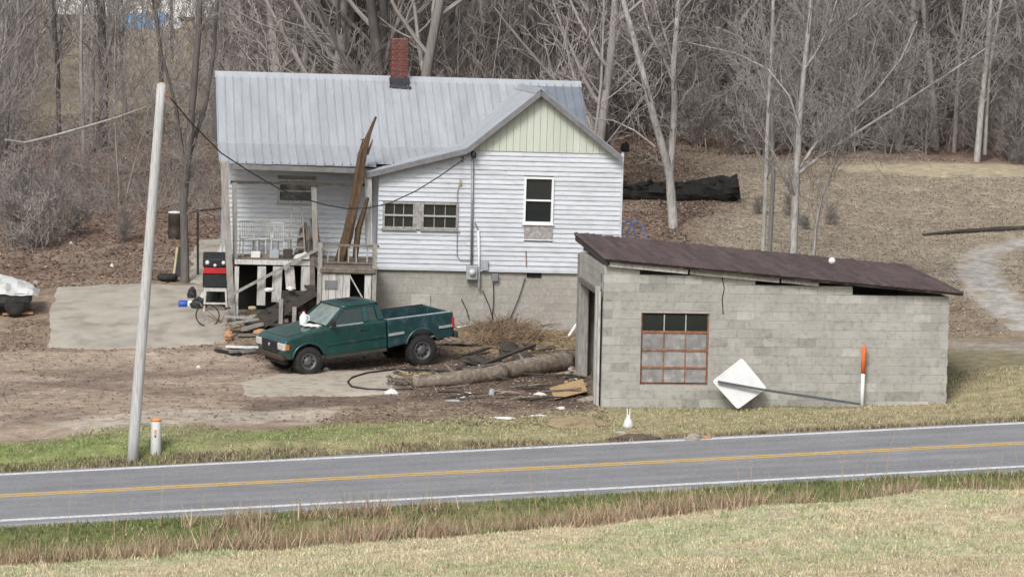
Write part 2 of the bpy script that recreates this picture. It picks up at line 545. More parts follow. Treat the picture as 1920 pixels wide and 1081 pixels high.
def polydist(x, y, poly):
    """distance to polygon edge, negative inside"""
    d = np.full(np.shape(x), 1e9)
    n = len(poly)
    for i in range(n):
        x1, y1 = poly[i]
        x2, y2 = poly[(i + 1) % n]
        ex, ey = x2 - x1, y2 - y1
        t = np.clip(((x - x1) * ex + (y - y1) * ey) / (ex * ex + ey * ey + 1e-12), 0, 1)
        d = np.minimum(d, np.hypot(x - x1 - t * ex, y - y1 - t * ey))
    return np.where(inpoly(x, y, poly), -d, d)

# ------------------------------------------------------------------ ground
Z_DIRT = gpoly([(-60, 655), (90, 655), (430, 655), (560, 700), (760, 705), (760, 745), (640, 775), (560, 800), (250, 815), (60, 825), (-80, 832)])
Z_GRAVEL = gpoly([(105, 800), (150, 778), (330, 765), (560, 762), (640, 768), (635, 782), (500, 792), (200, 806)])
Z_DEBRIS = gpoly([(430, 640), (600, 640), (860, 640), (1090, 625), (1125, 690), (1125, 772), (960, 765), (740, 752), (620, 745), (480, 750), (420, 700)])
Z_RUT = gpoly([(440, 752), (620, 745), (765, 742), (770, 757), (640, 762), (450, 770)])
Z_RUT2 = gpoly([(-40, 730), (250, 700), (440, 690), (450, 697), (260, 712), (-40, 745)])
Z_BRUSH = gpoly([(860, 618), (1088, 618), (1092, 690), (930, 672), (850, 655)])
Z_LOOP = gpoly([(1930, 445), (1850, 460), (1812, 482), (1808, 510), (1830, 550), (1870, 590), (1930, 635), (1960, 600), (1900, 555), (1868, 520), (1858, 490), (1880, 470), (1940, 458)])
Z_GRAVR = gpoly([(1783, 640), (1960, 640), (1960, 662), (1783, 655)])
Z_PALE = gpoly([(1560, 312), (1930, 308), (1930, 330), (1760, 332), (1600, 322)])
Z_CLEAR = [(-20, 50), (-11, 50), (-13, 80), (-13, 112), (-20, 150), (-50, 150), (-29, 112), (-23, 80)]

def mixc(c, col, k):
    return c * (1 - k[:, None]) + np.asarray(col)[None] * k[:, None]

def ground_col(x, y):
    u, v = road_uv(x, y)
    nA, nB, nC = vnoise(x, y, 2.3, 11), vnoise(x, y, .6, 12), vnoise(x, y, 6, 13)
    nD = vnoise(x, y, .2, 14)
    c = np.tile(np.array([[.21, .145, .113]]), (len(x), 1))                     # leaf litter
    c = mixc(c, (.25, .2, .155), sst(.45, .75, nA) * .7)
    c = mixc(c, (.115, .085, .07), sst(.55, .85, nB) * .6)
    # open slope right of the house: tan grass and leaves
    k = sst(5.2, 7.4, x + (nC - .5) * 3) * sst(45.5, 43.5, y + (nA - .5) * 2) * (y > -5)
    c = mixc(c, (.34, .295, .225), k * (.65 + .35 * nA))
    k = sst(-.6, .6, -polydist(x, y, Z_PALE) + (nB - .5)) 
    c = mixc(c, (.42, .36, .25), k)
    # clearing up the hill on the left
    k = sst(-4, 4, -polydist(x, y, Z_CLEAR) + (nC - .5) * 4)
    c = mixc(c, (.38, .335, .225), k * (.5 + .5 * nC))
    # yard
    yard = sst(18, 15, y + (nA - .5) * 2) * (v > 0)
    c = mixc(c, (.27, .21, .155), yard * .9)
    c = mixc(c, (.17, .125, .095), yard * sst(.5, .8, nB) * .6)
    side = yard * sst(6, 8.5, x) * sst(12, 6, y)
    c = mixc(c, (.235, .215, .125), side * (.4 + .6 * nA))
    k = sst(-.5, .5, -polydist(x, y, Z_DEBRIS) + (nB - .5) * 1.2)
    c = mixc(c, (.135, .1, .08), k)
    k = sst(-.35, .35, -polydist(x, y, Z_DIRT) + (nB - .5) * .9)
    c = mixc(c, (.35, .275, .21), k)
    c = mixc(c, (.38, .31, .25), k * sst(.5, .8, vnoise(x * .35, y, .9, 17)) * .7)
    c = mixc(c, (.185, .14, .11), k * sst(.55, .85, vnoise(x * .3, y, .7, 18)) * .6)
    k = sst(-.3, .25, -polydist(x, y, Z_GRAVEL) + (nB - .5) * .8)
    c = mixc(c, (.42, .365, .3), k * .85)
    for Z in (Z_RUT, Z_RUT2):
        k = sst(-.35, .25, -polydist(x, y, Z) + (nB - .5) * .8)
        c = mixc(c, (.15, .11, .088), k * (.85 if Z is Z_RUT else .45))
    k = sst(-.4, .4, -polydist(x, y, Z_BRUSH) + (nB - .5))
    c = mixc(c, (.3, .225, .13), k * .8)
    for Z in (Z_LOOP, Z_GRAVR):
        k = sst(-.4, .35, -polydist(x, y, Z) + (nB - .5) * .8)
        c = mixc(c, (.4, .375, .345), k * (1.0 if Z is Z_LOOP else .45))
    # verge beyond the road
    edge = 3.5 + (nA - .5) * 1.3 + sst(-2, 8, x) * 3.4 - sst(0, -9, x) * .4
    k = sst(edge + .3, edge - .5, v) * (v > 0)
    vg = mixc(np.tile(np.array([[.2, .23, .09]]), (len(x), 1)), (.33, .285, .17), sst(.35, .7, nA) * .75 + .0 * nA)
    vg = mixc(vg, (.34, .285, .18), sst(-1, 5, x + (nB - .5) * 5) * .75)
    c = c * (1 - k[:, None]) + vg * k[:, None]
    k = sst(1.1, .35, v + (nB - .5) * .9) * (v > -1)
    c = mixc(c, (.13, .1, .075), k * .85)
    # near shoulder, ditch and field
    nv = -v - WID
    k = (nv > -1).astype(float)
    sh = mixc(np.tile(np.array([[.14, .155, .06]]), (len(x), 1)), (.25, .2, .12), sst(.4, .75, nA) * .6)
    fl = mixc(np.tile(np.array([[.47, .415, .29]]), (len(x), 1)), (.36, .38, .23), sst(.4, .7, vnoise(x, y, 1.3, 21)) * .7)
    fl = mixc(fl, (.42, .34, .22), sst(-20.5, -24, y + (nC - .5) * 4) * .7)
    kf = sst(4.3, 5.1, nv + (nB - .5) * .8)
    sh = sh * (1 - kf[:, None]) + fl * kf[:, None]
    c = c * (1 - k[:, None]) + sh * k[:, None]
    k = sst(.75, .4, nv) * (nv > -1)
    c = mixc(c, (.26, .24, .22), k * .8)
    return c * (.86 + .28 * nD[:, None])

def axis(fine0, fine1, step, lo, hi, grow):
    a = list(np.arange(fine0, fine1, step))
    s = step; x = a[-1]
    while x < hi:
        s *= grow; x += s; a.append(x)
    s = step; x = a[0]
    while x > lo:
        s *= grow; x -= s; a.insert(0, x)
    return np.array(a)
gx = axis(-15, 15, .16, -420, 420, 1.09)
gy = axis(-27, 32, .16, -130, 520, 1.05)
XX, YY = np.meshgrid(gx, gy)
xf, yf = XX.ravel(), YY.ravel()
zf = gz(xf, yf)
nx, ny = len(gx), len(gy)
ii = (np.arange(ny - 1)[:, None] * nx + np.arange(nx - 1)[None]).ravel()
m = MB()
m.add(np.stack([xf, yf, zf], 1), q=np.stack([ii, ii + 1, ii + nx + 1, ii + nx], 1), col=ground_col(xf, yf))
struct(m.build('ground', 'ground', smooth=True))

# ------------------------------------------------------------------ road
def rp(u, v, dz=0):
    return (fo[0] + rdir.x * u + rnor.x * v, fo[1] + rdir.y * u + rnor.y * v, float(road_z(u, v)) + dz)

def strip(v0, v1, dz, us, wob=0.0):
    m = MB()
    V = []
    for u in us:
        V += [rp(u, v0 + wob * (vnoise(u, 0, 1.1, 5) - .5), dz), rp(u, v1 + wob * (vnoise(u, 9, .9, 6) - .5), dz)]
    m.add(V, q=[(2 * i, 2 * i + 2, 2 * i + 3, 2 * i + 1) for i in range(len(us) - 1)])
    return m
us = np.arange(-120, 161, .5)
colmat('tarmac', n1=(.8, .14), n2=(22.0, .42), bump=.4)
vv = np.concatenate([[-WID - .42], [-WID - .36], np.linspace(-WID - .2, .1, 40), [.2], [.26]])
UU, VV = np.meshgrid(us, vv, indexing='ij')
VV = VV.copy()
e0 = .16 * (vnoise(us, 0 * us, .7, 5) - .5); e1 = .14 * (vnoise(us, 0 * us, .9, 6) - .5)
VV[:, 0] += e0; VV[:, 1] += e0; VV[:, -1] += e1; VV[:, -2] += e1
DZ = np.zeros_like(VV); DZ[:, 0] = DZ[:, -1] = -.09
lane = np.abs((-VV.ravel() / WID * 2) % 1 - .5) * 2                     # 0 mid-lane, 1 at lane edge
cc = np.tile(np.array([[.255, .258, .268]]), (UU.size, 1))
trk = np.exp(-((lane - .52) / .16) ** 2)
cc *= (1 - .13 * trk * (.6 + .6 * vnoise(UU.ravel(), VV.ravel() * 6, 3, 15)))[:, None]
cc *= (1 - .16 * np.exp(-(lane / .12) ** 2) * vnoise(UU.ravel(), VV.ravel(), 5, 16))[:, None]
cc *= (.93 + .14 * vnoise(UU.ravel(), VV.ravel() * 3, 2.2, 18))[:, None]
m = MB(); m.add(np.stack([fo[0] + rdir.x * UU.ravel() + rnor.x * VV.ravel(), fo[1] + rdir.y * UU.ravel() + rnor.y * VV.ravel(), road_z(UU.ravel(), VV.ravel()) + DZ.ravel()], 1),
    q=[(i * len(vv) + j, (i + 1) * len(vv) + j, (i + 1) * len(vv) + j + 1, i * len(vv) + j + 1) for i in range(len(us) - 1) for j in range(len(vv) - 1)], col=cc)
road = struct(m.build('road', 'tarmac'))
for v in (-.1, -WID + .1):
    strip(v - .12, v + .12, .004, us, .02).build('edge_line', 'line_white', road)
mid = -WID * .485
for v in (mid - .115, mid + .115):
    strip(v - .095, v + .095, .004, us, .012).build('centre_line', 'line_yellow', road)

# ------------------------------------------------------------------ slabs
def slab(name, pix, mat, th=.05, wob=.12):
    poly = gpoly(pix)
    # densify with an uneven edge
    pts2 = []
    n = len(poly)
    for i in range(n):
        a, b = Vector(poly[i]), Vector(poly[(i + 1) % n])
        k = max(2, int((b - a).length / .35))
        for j in range(k):
            p = a.lerp(b, j / k)
            pts2.append((p.x + (vnoise(p.x, p.y, .5, 31) - .5) * wob * 2, p.y + (vnoise(p.x, p.y, .5, 32) - .5) * wob * 4))
    xs = np.array([p[0] for p in pts2]); ys = np.array([p[1] for p in pts2])
    gx_ = np.arange(xs.min() - .3, xs.max() + .3, .12)
    gy_ = np.arange(ys.min() - .3, ys.max() + .3, .12)
    X, Y = np.meshgrid(gx_, gy_)
    d = polydist(X.ravel(), Y.ravel(), pts2)
    Z = gz(X.ravel(), Y.ravel()) + np.where(d < 0, th * (.55 + .45 * sst(0, .3, -d)), -.12 * sst(0, .2, d) + th * .5)
    nx_ = len(gx_)
    q = []
    D = d.reshape(X.shape)
    for j in range(len(gy_) - 1):
        for i in range(nx_ - 1):
            if D[j:j + 2, i:i + 2].min() < .12:
                a = j * nx_ + i
                q.append((a, a + 1, a + nx_ + 1, a + nx_))
    m = MB()
    m.add(np.stack([X.ravel(), Y.ravel(), Z], 1), q=q)
    return struct(m.build(name, mat, smooth=True))
slab('concrete_pad', [(88, 652), (100, 600), (112, 540), (250, 533), (345, 535), (430, 520), (425, 600), (418, 640), (330, 652), (200, 655)], 'concrete')
slab('pale_slab', [(450, 720), (520, 702), (640, 694), (745, 694), (735, 738), (620, 742), (470, 745)], 'pale_slab', .03)
slab('walkway', [(350, 530), (362, 480), (372, 450), (410, 448), (425, 470), (425, 530)], 'concrete', .04)
#MARK_OBJECTS
# ------------------------------------------------------------------ house
class Frame:
    """a thing's own axes; pix() finds the local point on the plane y = const seen at a photo pixel"""
    def __init__(s, loc, yaw, tilt=0):
        s.M = Matrix.Translation(loc) @ Matrix.Rotation(yaw, 4, 'Z') @ Matrix.Rotation(tilt, 4, 'Y')
        s.I = s.M.inverted()
    def pix(s, px, py, yl):
        o = s.I @ CAM
        d = s.I.to_3x3() @ ray(px, py)
        return o + d * ((yl - o.y) / d.y)
    def w(s, p):
        return s.M @ Vector(p)
    def gl(s, x, y):
        """local z of the ground below local x, y"""
        q = s.M @ Vector((x, y, 0))
        return (s.I @ Vector((q.x, q.y, g1(q.x, q.y)))).z

HF = Frame(P(703, 612, 11.6), R(7), R(.55))
house = thing('house', 'white clapboard house with pale metal roof, green-tinged gable and brick chimney', 'house')
house.matrix_world = HF.M
hp = HF.pix
W = hp(1162, 400, 0).x                                    # wing width
ZS = hp(900, 505, 0).z                                    # bottom of siding
ZE = hp(1160, 288, 0).z                                   # top of siding
PK = hp(1015, 168, -.28)                                  # wing ridge at front
BR = hp(876, 277, -.28)                                   # where the wing roof flattens
LE = hp(686, 323, -.28)                                   # low left eave
RE = hp(1166, 293, -.28)                                  # right eave
XL = hp(428, 400, 1.6).x                                  # main body left wall
RDG = 4.5                                                 # main ridge, local y
PORCH = 1.6                                               # main front wall
zr = hp(405, 137, RDG).z; xr0 = hp(404, 137, RDG).x
xr1 = hp(1088, 150, RDG).x
zb = hp(410, 267, PORCH).z
ze = hp(414, 304, -.05).z
def wing_top(x):
    """underside of the wing roof at local x"""
    if x < BR.x:
        return LE.z + (BR.z - LE.z) * (x - LE.x) / (BR.x - LE.x)
    if x < PK.x:
        return BR.z + (PK.z - BR.z) * (x - BR.x) / (PK.x - BR.x)
    return PK.z + (RE.z - PK.z) * (x - PK.x) / (RE.x - PK.x)

# foundation
m = MB()
m.box(.03, W - .03, .045, 6.9, -.9, ZS)
m.box(XL + .03, .03, PORCH + .03, 6.9, -.9, ZS)
found = m.build('foundation', 'foundation', house)
m = MB(); m.box(hp(771, 565, 0).x, hp(807, 565, 0).x, -.012, .05, hp(790, 579, 0).z, hp(790, 553, 0).z)
m.build('patch_panel', 'block_pale', found, bevel=.01)
fbm = {}
row = 0
z = ZS - .06 - .2
while z > -.95:
    x = .02 - (.2 if row % 2 else 0)
    while x < W - .05:
        a_, b_ = max(x, .02), min(x + .402, W - .02)
        x += .405
        if b_ - a_ < .05: continue
        k_ = round(b_ - a_, 2)
        if k_ not in fbm:
            o = MB().box(.0018, k_ - .0018, 0, .08, .0018, .1982).build('block', 'foundation_block', found, bevel=.002)
            fbm[k_] = o.data
        else:
            o = bpy.data.objects.new('block', fbm[k_]); link(o, found)
            bm_ = o.modifiers.new('bevel', 'BEVEL'); bm_.width = .002; bm_.segments = 1; bm_.limit_method = 'ANGLE'
        o.location = (a_, .038 + random.uniform(-.003, .003), z)
    z -= .2; row += 1
m = MB(); m.box(hp(988, 510, 0).x, hp(1015, 510, 0).x, -.004, .1, ZS - .17, ZS - .03)
m.build('crawl_vent', 'dark_in', found)
m = MB()
for a, b in (((905, 545), (925, 600)), ((925, 530), (922, 600)), ((985, 520), (955, 600)), ((865, 560), (880, 600))):
    p, q = hp(*a, -.015), hp(*b, -.015)
    m.tube([p, p.lerp(q, .5) + Vector((.03, 0, 0)), q], .012, 5)
m.build('loose_wire', 'black', found)

# windows cut out of the siding: (x0, x1, z0, z1)
def wrect(x0, y0, x1, y1, yl=0):
    a, b = hp(x0, y0, yl), hp(x1, y1, yl)
    return (a.x, b.x, b.z, a.z)
W_TWIN = wrect(718, 377, 858, 431)
W_TALL = wrect(983, 331, 1036, 420)
W_PAN = wrect(983, 422, 1035, 449)
W_PORCH = wrect(521, 335, 591, 381, PORCH)

def siding(wall, x0, x1, z0, z1, holes, top=None, yl=0, step=.124):
    z = z0
    cache = {}
    while z < z1 - .02:
        a, b = x0, x1
        if top:
            xs = [x for x in np.linspace(x0, x1, 120) if top(x) > z + step * .75]
            if not xs:
                break
            a, b = min(xs), max(xs)
        cuts = [(h[0], h[1]) for h in holes if h[2] < z + step * .8 and h[3] > z + step * .2]
        segs = [(a, b)]
        for c in cuts:
            ns = []
            for s0, s1 in segs:
                if c[1] <= s0 or c[0] >= s1:
                    ns.append((s0, s1))
                else:
                    if c[0] - s0 > .03: ns.append((s0, c[0]))
                    if s1 - c[1] > .03: ns.append((c[1], s1))
            segs = ns
        # long boards are butted at odd places
        fin = []
        for s0, s1 in segs:
            if s1 - s0 > 3.2:
                c = s0 + (s1 - s0) * random.uniform(.3, .7)
                fin += [(s0, c - .002), (c + .002, s1)]
            else:
                fin.append((s0, s1))
        for s0, s1 in fin:
            j = random.uniform(-.003, .003)
            sag = random.uniform(-.004, .004)
            hgt = min(step, z1 - z)
            m = MB()
            v = [(x, y, zz) for x, dz in ((s0, 0), (s1, sag)) for y, zz in ((yl - .037 + j, z + dz), (yl - .037 + j, z + .014 + dz), (yl - .008, z + hgt + .012 + dz), (yl + .002, z + hgt + .012 + dz), (yl + .002, z + dz))]
            m.add(v, q=[(i, i + 1, i + 6, i + 5) for i in range(4)] + [(4, 0, 5, 9)], ng=[[4, 3, 2, 1, 0], [5, 6, 7, 8, 9]])
            m.build('clapboard', 'siding', wall)
        z += step

# wing walls
m = MB()
px_ = [0, W, W] + [PK.x] + [BR.x, 0]
pz_ = [ZS, ZS, RE.z - .02, PK.z - .1, BR.z - .06, wing_top(0) - .05]
m.prism([(x, 0.085, z) for x, z in zip(px_, pz_)][::-1], (0, .1, 0))
wall = m.build('wing_front_wall', 'siding_back', house)
siding(wall, 0, W, ZS, ZE, [W_TWIN, W_TALL, W_PAN], lambda x: wing_top(x) - .05)
m = MB(); m.box(W - .12, W, .13, 6.9, ZS, RE.z - .03)
m.build('wing_side_wall', 'siding', house)
m = MB(); m.box(0, .12, .13, PORCH, ZS, wing_top(0) - .05)
m.build('wing_side_wall', 'siding', house)
m = MB(); m.box(-.03, W + .03, -.058, -.002, ZS - .05, ZS - .003); m.build('skirt_board', 'siding', house)
m = MB(); m.box(W - .002, W + .05, -.062, .1, ZS, ZE + .02); m.build('corner_board', 'siding', house)
# gable boards
x = BR.x - .35
while x < W:
    x1 = min(x + .175, W)
    zt = min(wing_top(x), wing_top(x1)) - .06
    ztm = [wing_top(x) - .05, wing_top(x1) - .05]
    if min(ztm) > ZE + .01:
        m = MB()
        y0 = -.045 - random.uniform(0, .006)
        m.prism([(x + .004, y0, ZE - .01), (x1 - .004, y0, ZE - .01), (x1 - .004, y0, ztm[1]), (x + .004, y0, ztm[0])][::-1], (0, .04, 0))
        m.build('gable_plank', 'gable_board', wall)
    x = x1
# main body walls
m = MB()
m.box(XL, .0, PORCH + .085, PORCH + .18, ZS, zb - .06)
mw = m.build('porch_wall', 'siding_back', house)
zp = hp(500, 478, PORCH).z
siding(mw, XL, -.001, zp, zb - .1, [W_PORCH], None, PORCH)
m = MB()
m.prism([(XL, PORCH, ZS), (XL, 6.8, ZS), (XL, 6.8, zb - .05), (XL, RDG, zr - .12), (XL, PORCH, zb - .05)], (.1, 0, 0))
m.build('gable_end_wall', 'siding', house)
m = MB(); m.box(XL, W, 6.8, 6.9, ZS, zb - .05); m.build('back_wall', 'siding', house)
m = MB()
m.prism([(xr1 - .25, 1.5, ZE), (xr1 - .25, 6.8, ZE), (xr1 - .25, 6.8, zb), (xr1 - .25, RDG, zr - .12), (xr1 - .25, 1.5, zb - .3)], (.1, 0, 0))
m.build('gable_end_wall', 'siding', house)

# roof: standing-seam sheets, one object for each sheet
roof = bpy.data.objects.new('roof', None); link(roof, house)
def sheet(name, prof, along, wdt, seam=.028, th=.02, mat='roof_metal', parent=roof):
    """prof: list of 3D points down the slope; sheet spans prof .. prof+along*wdt with a raised seam on one edge"""
    al = Vector(along)
    up = Vector((0, 0, 1))
    cross = [(0, 0), (.004, seam), (.024, seam), (.034, 0), (wdt * .5, .003), (wdt - .002, 0)]
    V = []
    for p in prof:
        for a, h in cross:
            V.append(tuple(Vector(p) + al * a + up * h))
    for p in prof:
        for a, h in ((0, -th), (wdt - .002, -th)):
            V.append(tuple(Vector(p) + al * a + up * h))
    k = len(cross)
    q = []
    for i in range(len(prof) - 1):
        for j in range(k - 1):
            q.append((i * k + j, i * k + j + 1, (i + 1) * k + j + 1, (i + 1) * k + j))
    b = k * len(prof)
    for i in range(len(prof) - 1):
        q.append((b + 2 * i, b + 2 * i + 2, b + 2 * i + 3, b + 2 * i + 1))
        q.append((i * k, (i + 1) * k, b + 2 * i + 2, b + 2 * i))
        q.append((i * k + k - 1, b + 2 * i + 1, b + 2 * i + 3, (i + 1) * k + k - 1))
    e = len(prof) - 1
    q.append((e * k, e * k + k - 1, b + 2 * e + 1, b + 2 * e))
    m = MB(); m.add(V, q=q)
    return m.build(name, mat, parent)
x = xr0
while x < xr1 - .05:
    wd = min(.225, xr1 - x)
    front = x < BR.x + .5
    prof = [(x, RDG, zr), (x, PORCH, zb)]
    if front:
        yy = -.08 + random.uniform(-.02, .02) if x < LE.x + .12 else .16
        prof.append((x, yy, ze + (zb - ze) * (yy + .08) / (PORCH + .08)))
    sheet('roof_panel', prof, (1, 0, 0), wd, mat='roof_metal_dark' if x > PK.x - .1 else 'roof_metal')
    x += wd
m = MB(); m.prism([(xr0, RDG, zr - .02), (xr0, 7.1, zb - .1), (xr0, 7.1, zb - .14), (xr0, RDG, zr - .06)], (xr1 - xr0, 0, 0)); m.build('rear_slope', 'roof_metal', roof)
m = MB(); m.prism([(xr0 - .02, RDG - .17, zr - .1), (xr0 - .02, RDG, zr + .06), (xr0 - .02, RDG + .17, zr - .1), (xr0 - .02, RDG, zr + .03)], (xr1 - xr0 + .04, 0, 0)); m.build('ridge_cap', 'roof_metal', roof)
# lap joint along the change of slope
m = MB(); m.box(xr0, BR.x + .2, PORCH - .06, PORCH + .05, zb - .012, zb + .02); m.build('lap_strip', 'roof_metal', roof)
# wing roof sheets run down left and right from its ridge
y = -.3
yend = RDG
zs = PK.z
while y < yend:
    wd = min(.25, yend - y)
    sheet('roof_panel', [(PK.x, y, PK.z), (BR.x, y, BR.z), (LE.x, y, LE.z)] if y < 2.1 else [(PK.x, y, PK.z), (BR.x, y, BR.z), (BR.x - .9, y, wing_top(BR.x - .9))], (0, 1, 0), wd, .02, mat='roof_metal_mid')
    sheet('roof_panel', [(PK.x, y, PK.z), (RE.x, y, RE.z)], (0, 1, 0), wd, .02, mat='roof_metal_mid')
    y += wd
m = MB(); m.prism([(PK.x - .15, -.32, PK.z - .1), (PK.x, -.32, PK.z + .05), (PK.x + .15, -.32, PK.z - .1), (PK.x, -.32, PK.z + .015)][::-1], (0, RDG + .3, 0)); m.build('ridge_cap', 'roof_metal', roof)
# fascia along the wing gable
m = MB()
for a, b in ((PK, BR), (BR, LE), (PK, RE)):
    m.beam(Vector((a.x, -.315, a.z - .085)), Vector((b.x, -.315, b.z - .085)), .03, .13)
m.build('barge_board', 'trim_grey', roof)
m = MB(); m.prism([(p.x, -.28, p.z - .045) for p in (LE, BR, PK, RE)] + [(p.x, -.28, p.z - .065) for p in (RE, PK, BR, LE)], (0, .27, 0)); m.build('soffit', 'trim_grey', roof)
# porch rafters
for i in range(7):
    xx = XL + .15 + i * (LE.x - XL - .2) / 6.5
    m = MB(); m.beam((xx, -.03, ze - .07), (xx, PORCH, zb - .08), .06, .1); m.build('rafter', 'old_wood', roof)

# chimney
CX0, CX1 = hp(733, 110, RDG).x, hp(763, 110, RDG).x
cz0, cz1 = zr - .45, hp(747, 71, RDG).z
chim = MB().box(CX0 + .012, CX1 - .012, RDG - .27 + .012, RDG + .17 - .012, cz0, cz1 - .02).build('chimney', 'brick_mortar', house)
z = cz0 + .35; row = 0
b0 = MB().box(-.098, .098, -.05, .05, 0, .062).build('brick', 'brick', chim, bevel=.004)
first = True
while z < cz1 - .06:
    cxm = (CX0 + CX1) / 2; hw = (CX1 - CX0) / 2
    for face in range(4):
        wd = 2 * hw if face % 2 == 0 else .44
        nb = max(1, round(wd / .215))
        for i in range(nb):
            if first: o = b0; first = False
            else:
                o = b0.copy(); COL.objects.link(o); o.parent = chim
            t = -wd / 2 + (i + .5) * wd / nb + (.02 if row % 2 else -.02)
            j = random.uniform(-.008, .01)
            if face == 0: o.location = (cxm + t, RDG - .22 - j, z)
            elif face == 2: o.location = (cxm + t, RDG + .12 + j, z)
            elif face == 1: o.location = (cxm + hw - .05 + j, RDG - .05 + t, z); o.rotation_euler = (0, 0, R(90))
            else: o.location = (cxm - hw + .05 - j, RDG - .05 + t, z); o.rotation_euler = (0, 0, R(90))
            o.scale = (wd / nb / .206 * .98, 1, 1)
    z += .073; row += 1
m = MB(); m.box(CX0 - .04, CX1 + .06, RDG - .34, RDG + .2, zr - .3, zr + .02)
m.tube([(CX0 - .05, RDG - .4, zr - .22), (CX1 + .1, RDG - .42, zr - .27)], [.07, .08], 7, jit=.4)
m.build('tar_flashing', 'tar', house, bevel=.02)

# windows
def window(r, yl, cols, mat, mm, nrow=1, fw=.06, sashes=2, label=None, glass='pane'):
    x0, x1, z0, z1 = r
    wdo = bpy.data.objects.new('window', None); link(wdo, house)
    m = MB()
    for a in ((x0, x0 + fw, z0, z1), (x1 - fw, x1, z0, z1), (x0 + fw, x1 - fw, z0, z0 + fw), (x0 + fw, x1 - fw, z1 - fw, z1)):
        m.box(a[0], a[1], yl - .075, yl + .06, a[2], a[3])
    m.build('frame', mat, wdo, bevel=.004)
    m = MB(); m.box(x0 - .03, x1 + .03, yl - .1, yl - .02, z0 - .035, z0 - .002); m.build('sill', mat, wdo)
    m = MB(); m.box(x0 + fw, x1 - fw, yl + .04, yl + .055, z0 + fw, z1 - fw); m.build('room_dark', 'dark_in', wdo)
    ix0, ix1, iz0, iz1 = x0 + fw, x1 - fw, z0 + fw, z1 - fw
    zm = (iz0 + iz1) / 2
    bar = MB()
    bar.box(ix0, ix1, yl - .05, yl + .0, zm - .022, zm + .022)
    bar.build('meeting_rail', mm, wdo)
    for s in range(sashes):
        a, b = (iz0, zm - .022) if s == 0 else (zm + .022, iz1)
        yy = yl + (0 if s else .012)
        for c in range(cols):
            cw = (ix1 - ix0) / cols
            mb = MB(); mb.box(ix0 + c * cw + (.008 if c else 0), ix0 + (c + 1) * cw - (.008 if c < cols - 1 else 0), yy + .0, yy + .006, a, b)
            mb.build('pane', glass, wdo)
            if c:
                mb = MB(); mb.box(ix0 + c * cw - .008, ix0 + c * cw + .008, yy - .012, yy + .008, a, b); mb.build('muntin', mm, wdo)
    if label:
        wdo['label'] = label
    return wdo
xm0, xm1 = hp(778, 404, 0).x, hp(790, 404, 0).x
window((W_TWIN[0], xm0, W_TWIN[2], W_TWIN[3]), 0, 3, 'window_old', 'muntin', fw=.055)
window((xm1, W_TWIN[1], W_TWIN[2], W_TWIN[3]), 0, 3, 'window_old', 'muntin', fw=.055)
m = MB(); m.box(xm0 + .002, xm1 - .002, -.07, .03, W_TWIN[2], W_TWIN[3]); m.build('window_post', 'window_old', house)
window(W_TALL, 0, 1, 'window_white', 'window_white', fw=.055, label='white double-hung window')
m = MB(); m.box(W_PAN[0], W_PAN[1], -.06, .02, W_PAN[2], W_PAN[3]); m.build('window_panel', 'window_old', house)
m = MB(); m.box(W_PAN[0] - .02, W_PAN[1] + .02, -.07, -.01, W_PAN[2] - .03, W_PAN[2] - .003); m.build('sill', 'window_white', house)
window(W_PORCH, PORCH, 1, 'weathered_pale', 'weathered_pale', fw=.06, glass='dusty_pane')

# service mast, meter and pipes on the wall
def wl(pix, yl):
    return [hp(a, b, yl) for a, b in pix]
m = MB(); m.tube(wl([(886, 292), (885, 400), (884, 500)], -.09), .033, 8)
mast = m.build('service_mast', 'steel', house, smooth=True)
m = MB(); p = hp(886, 291, -.09); m.tube([p, p + Vector((0, -.05, .06)), p + Vector((.02, -.16, .05)), p + Vector((.03, -.19, -.06))], [.04, .06, .06, .045], 8); m.build('weather_head', 'black', mast, smooth=True)
p = hp(868, 297, -.06); m = MB(); m.tube([p + Vector((0, .03, .04)), p, p - Vector((0, 0, .1))], [.02, .035, .02], 6); m.build('insulator', 'steel', house)
m = MB(); m.box(hp(874, 510, -.1).x, hp(895, 510, -.1).x, -.2, -.03, hp(880, 524, -.1).z, hp(880, 497, -.1).z)
mt = m.build('meter_box', 'grey_box', house, bevel=.015)
c = hp(885, 510, -.2); m = MB(); m.lathe([(.085, 0), (.09, .05), (.07, .11), (0.01, .12)], 14, Matrix.Translation(c) @ Matrix.Rotation(R(90), 4, 'X')); m.build('meter_glass', 'lamp_glass', mt, smooth=True)
m = MB(); m.box(hp(903, 497, -.05).x, hp(915, 497, -.05).x, -.12, -.03, hp(908, 507, -.05).z, hp(908, 488, -.05).z); m.build('switch_box', 'grey_box', house, bevel=.01)
m = MB(); m.box(hp(922, 520, -.05).x, hp(934, 520, -.05).x, -.1, -.01, hp(928, 527, -.05).z, hp(928, 513, -.05).z); m.build('cable_box', 'steel', house, bevel=.01)
m = MB(); m.tube(wl([(897, 432), (898, 480), (898, 542)], -.08), .03, 8); m.build('vent_pipe', 'white_plastic', house, smooth=True)
m = MB(); m.tube(wl([(891, 418), (896, 430), (897, 470)], -.06), .022, 6); m.build('conduit', 'steel', house)
m = MB(); m.tube(wl([(862, 345), (858, 360), (857, 480), (864, 489), (884, 489)], -.045), .012, 5); m.build('phone_wire', 'steel', house)
p = hp(863, 342, -.06); m = MB(); m.tube([p + Vector((0, 0, .07)), p, p - Vector((-.02, 0, .09))], [.02, .035, .02], 6); m.build('wire_bracket', 'yellow_wood', house)
m = MB(); m.tube(wl([(986, 470), (987, 500)], -.05), .014, 5); m.build('rusty_rod', 'rust', house)

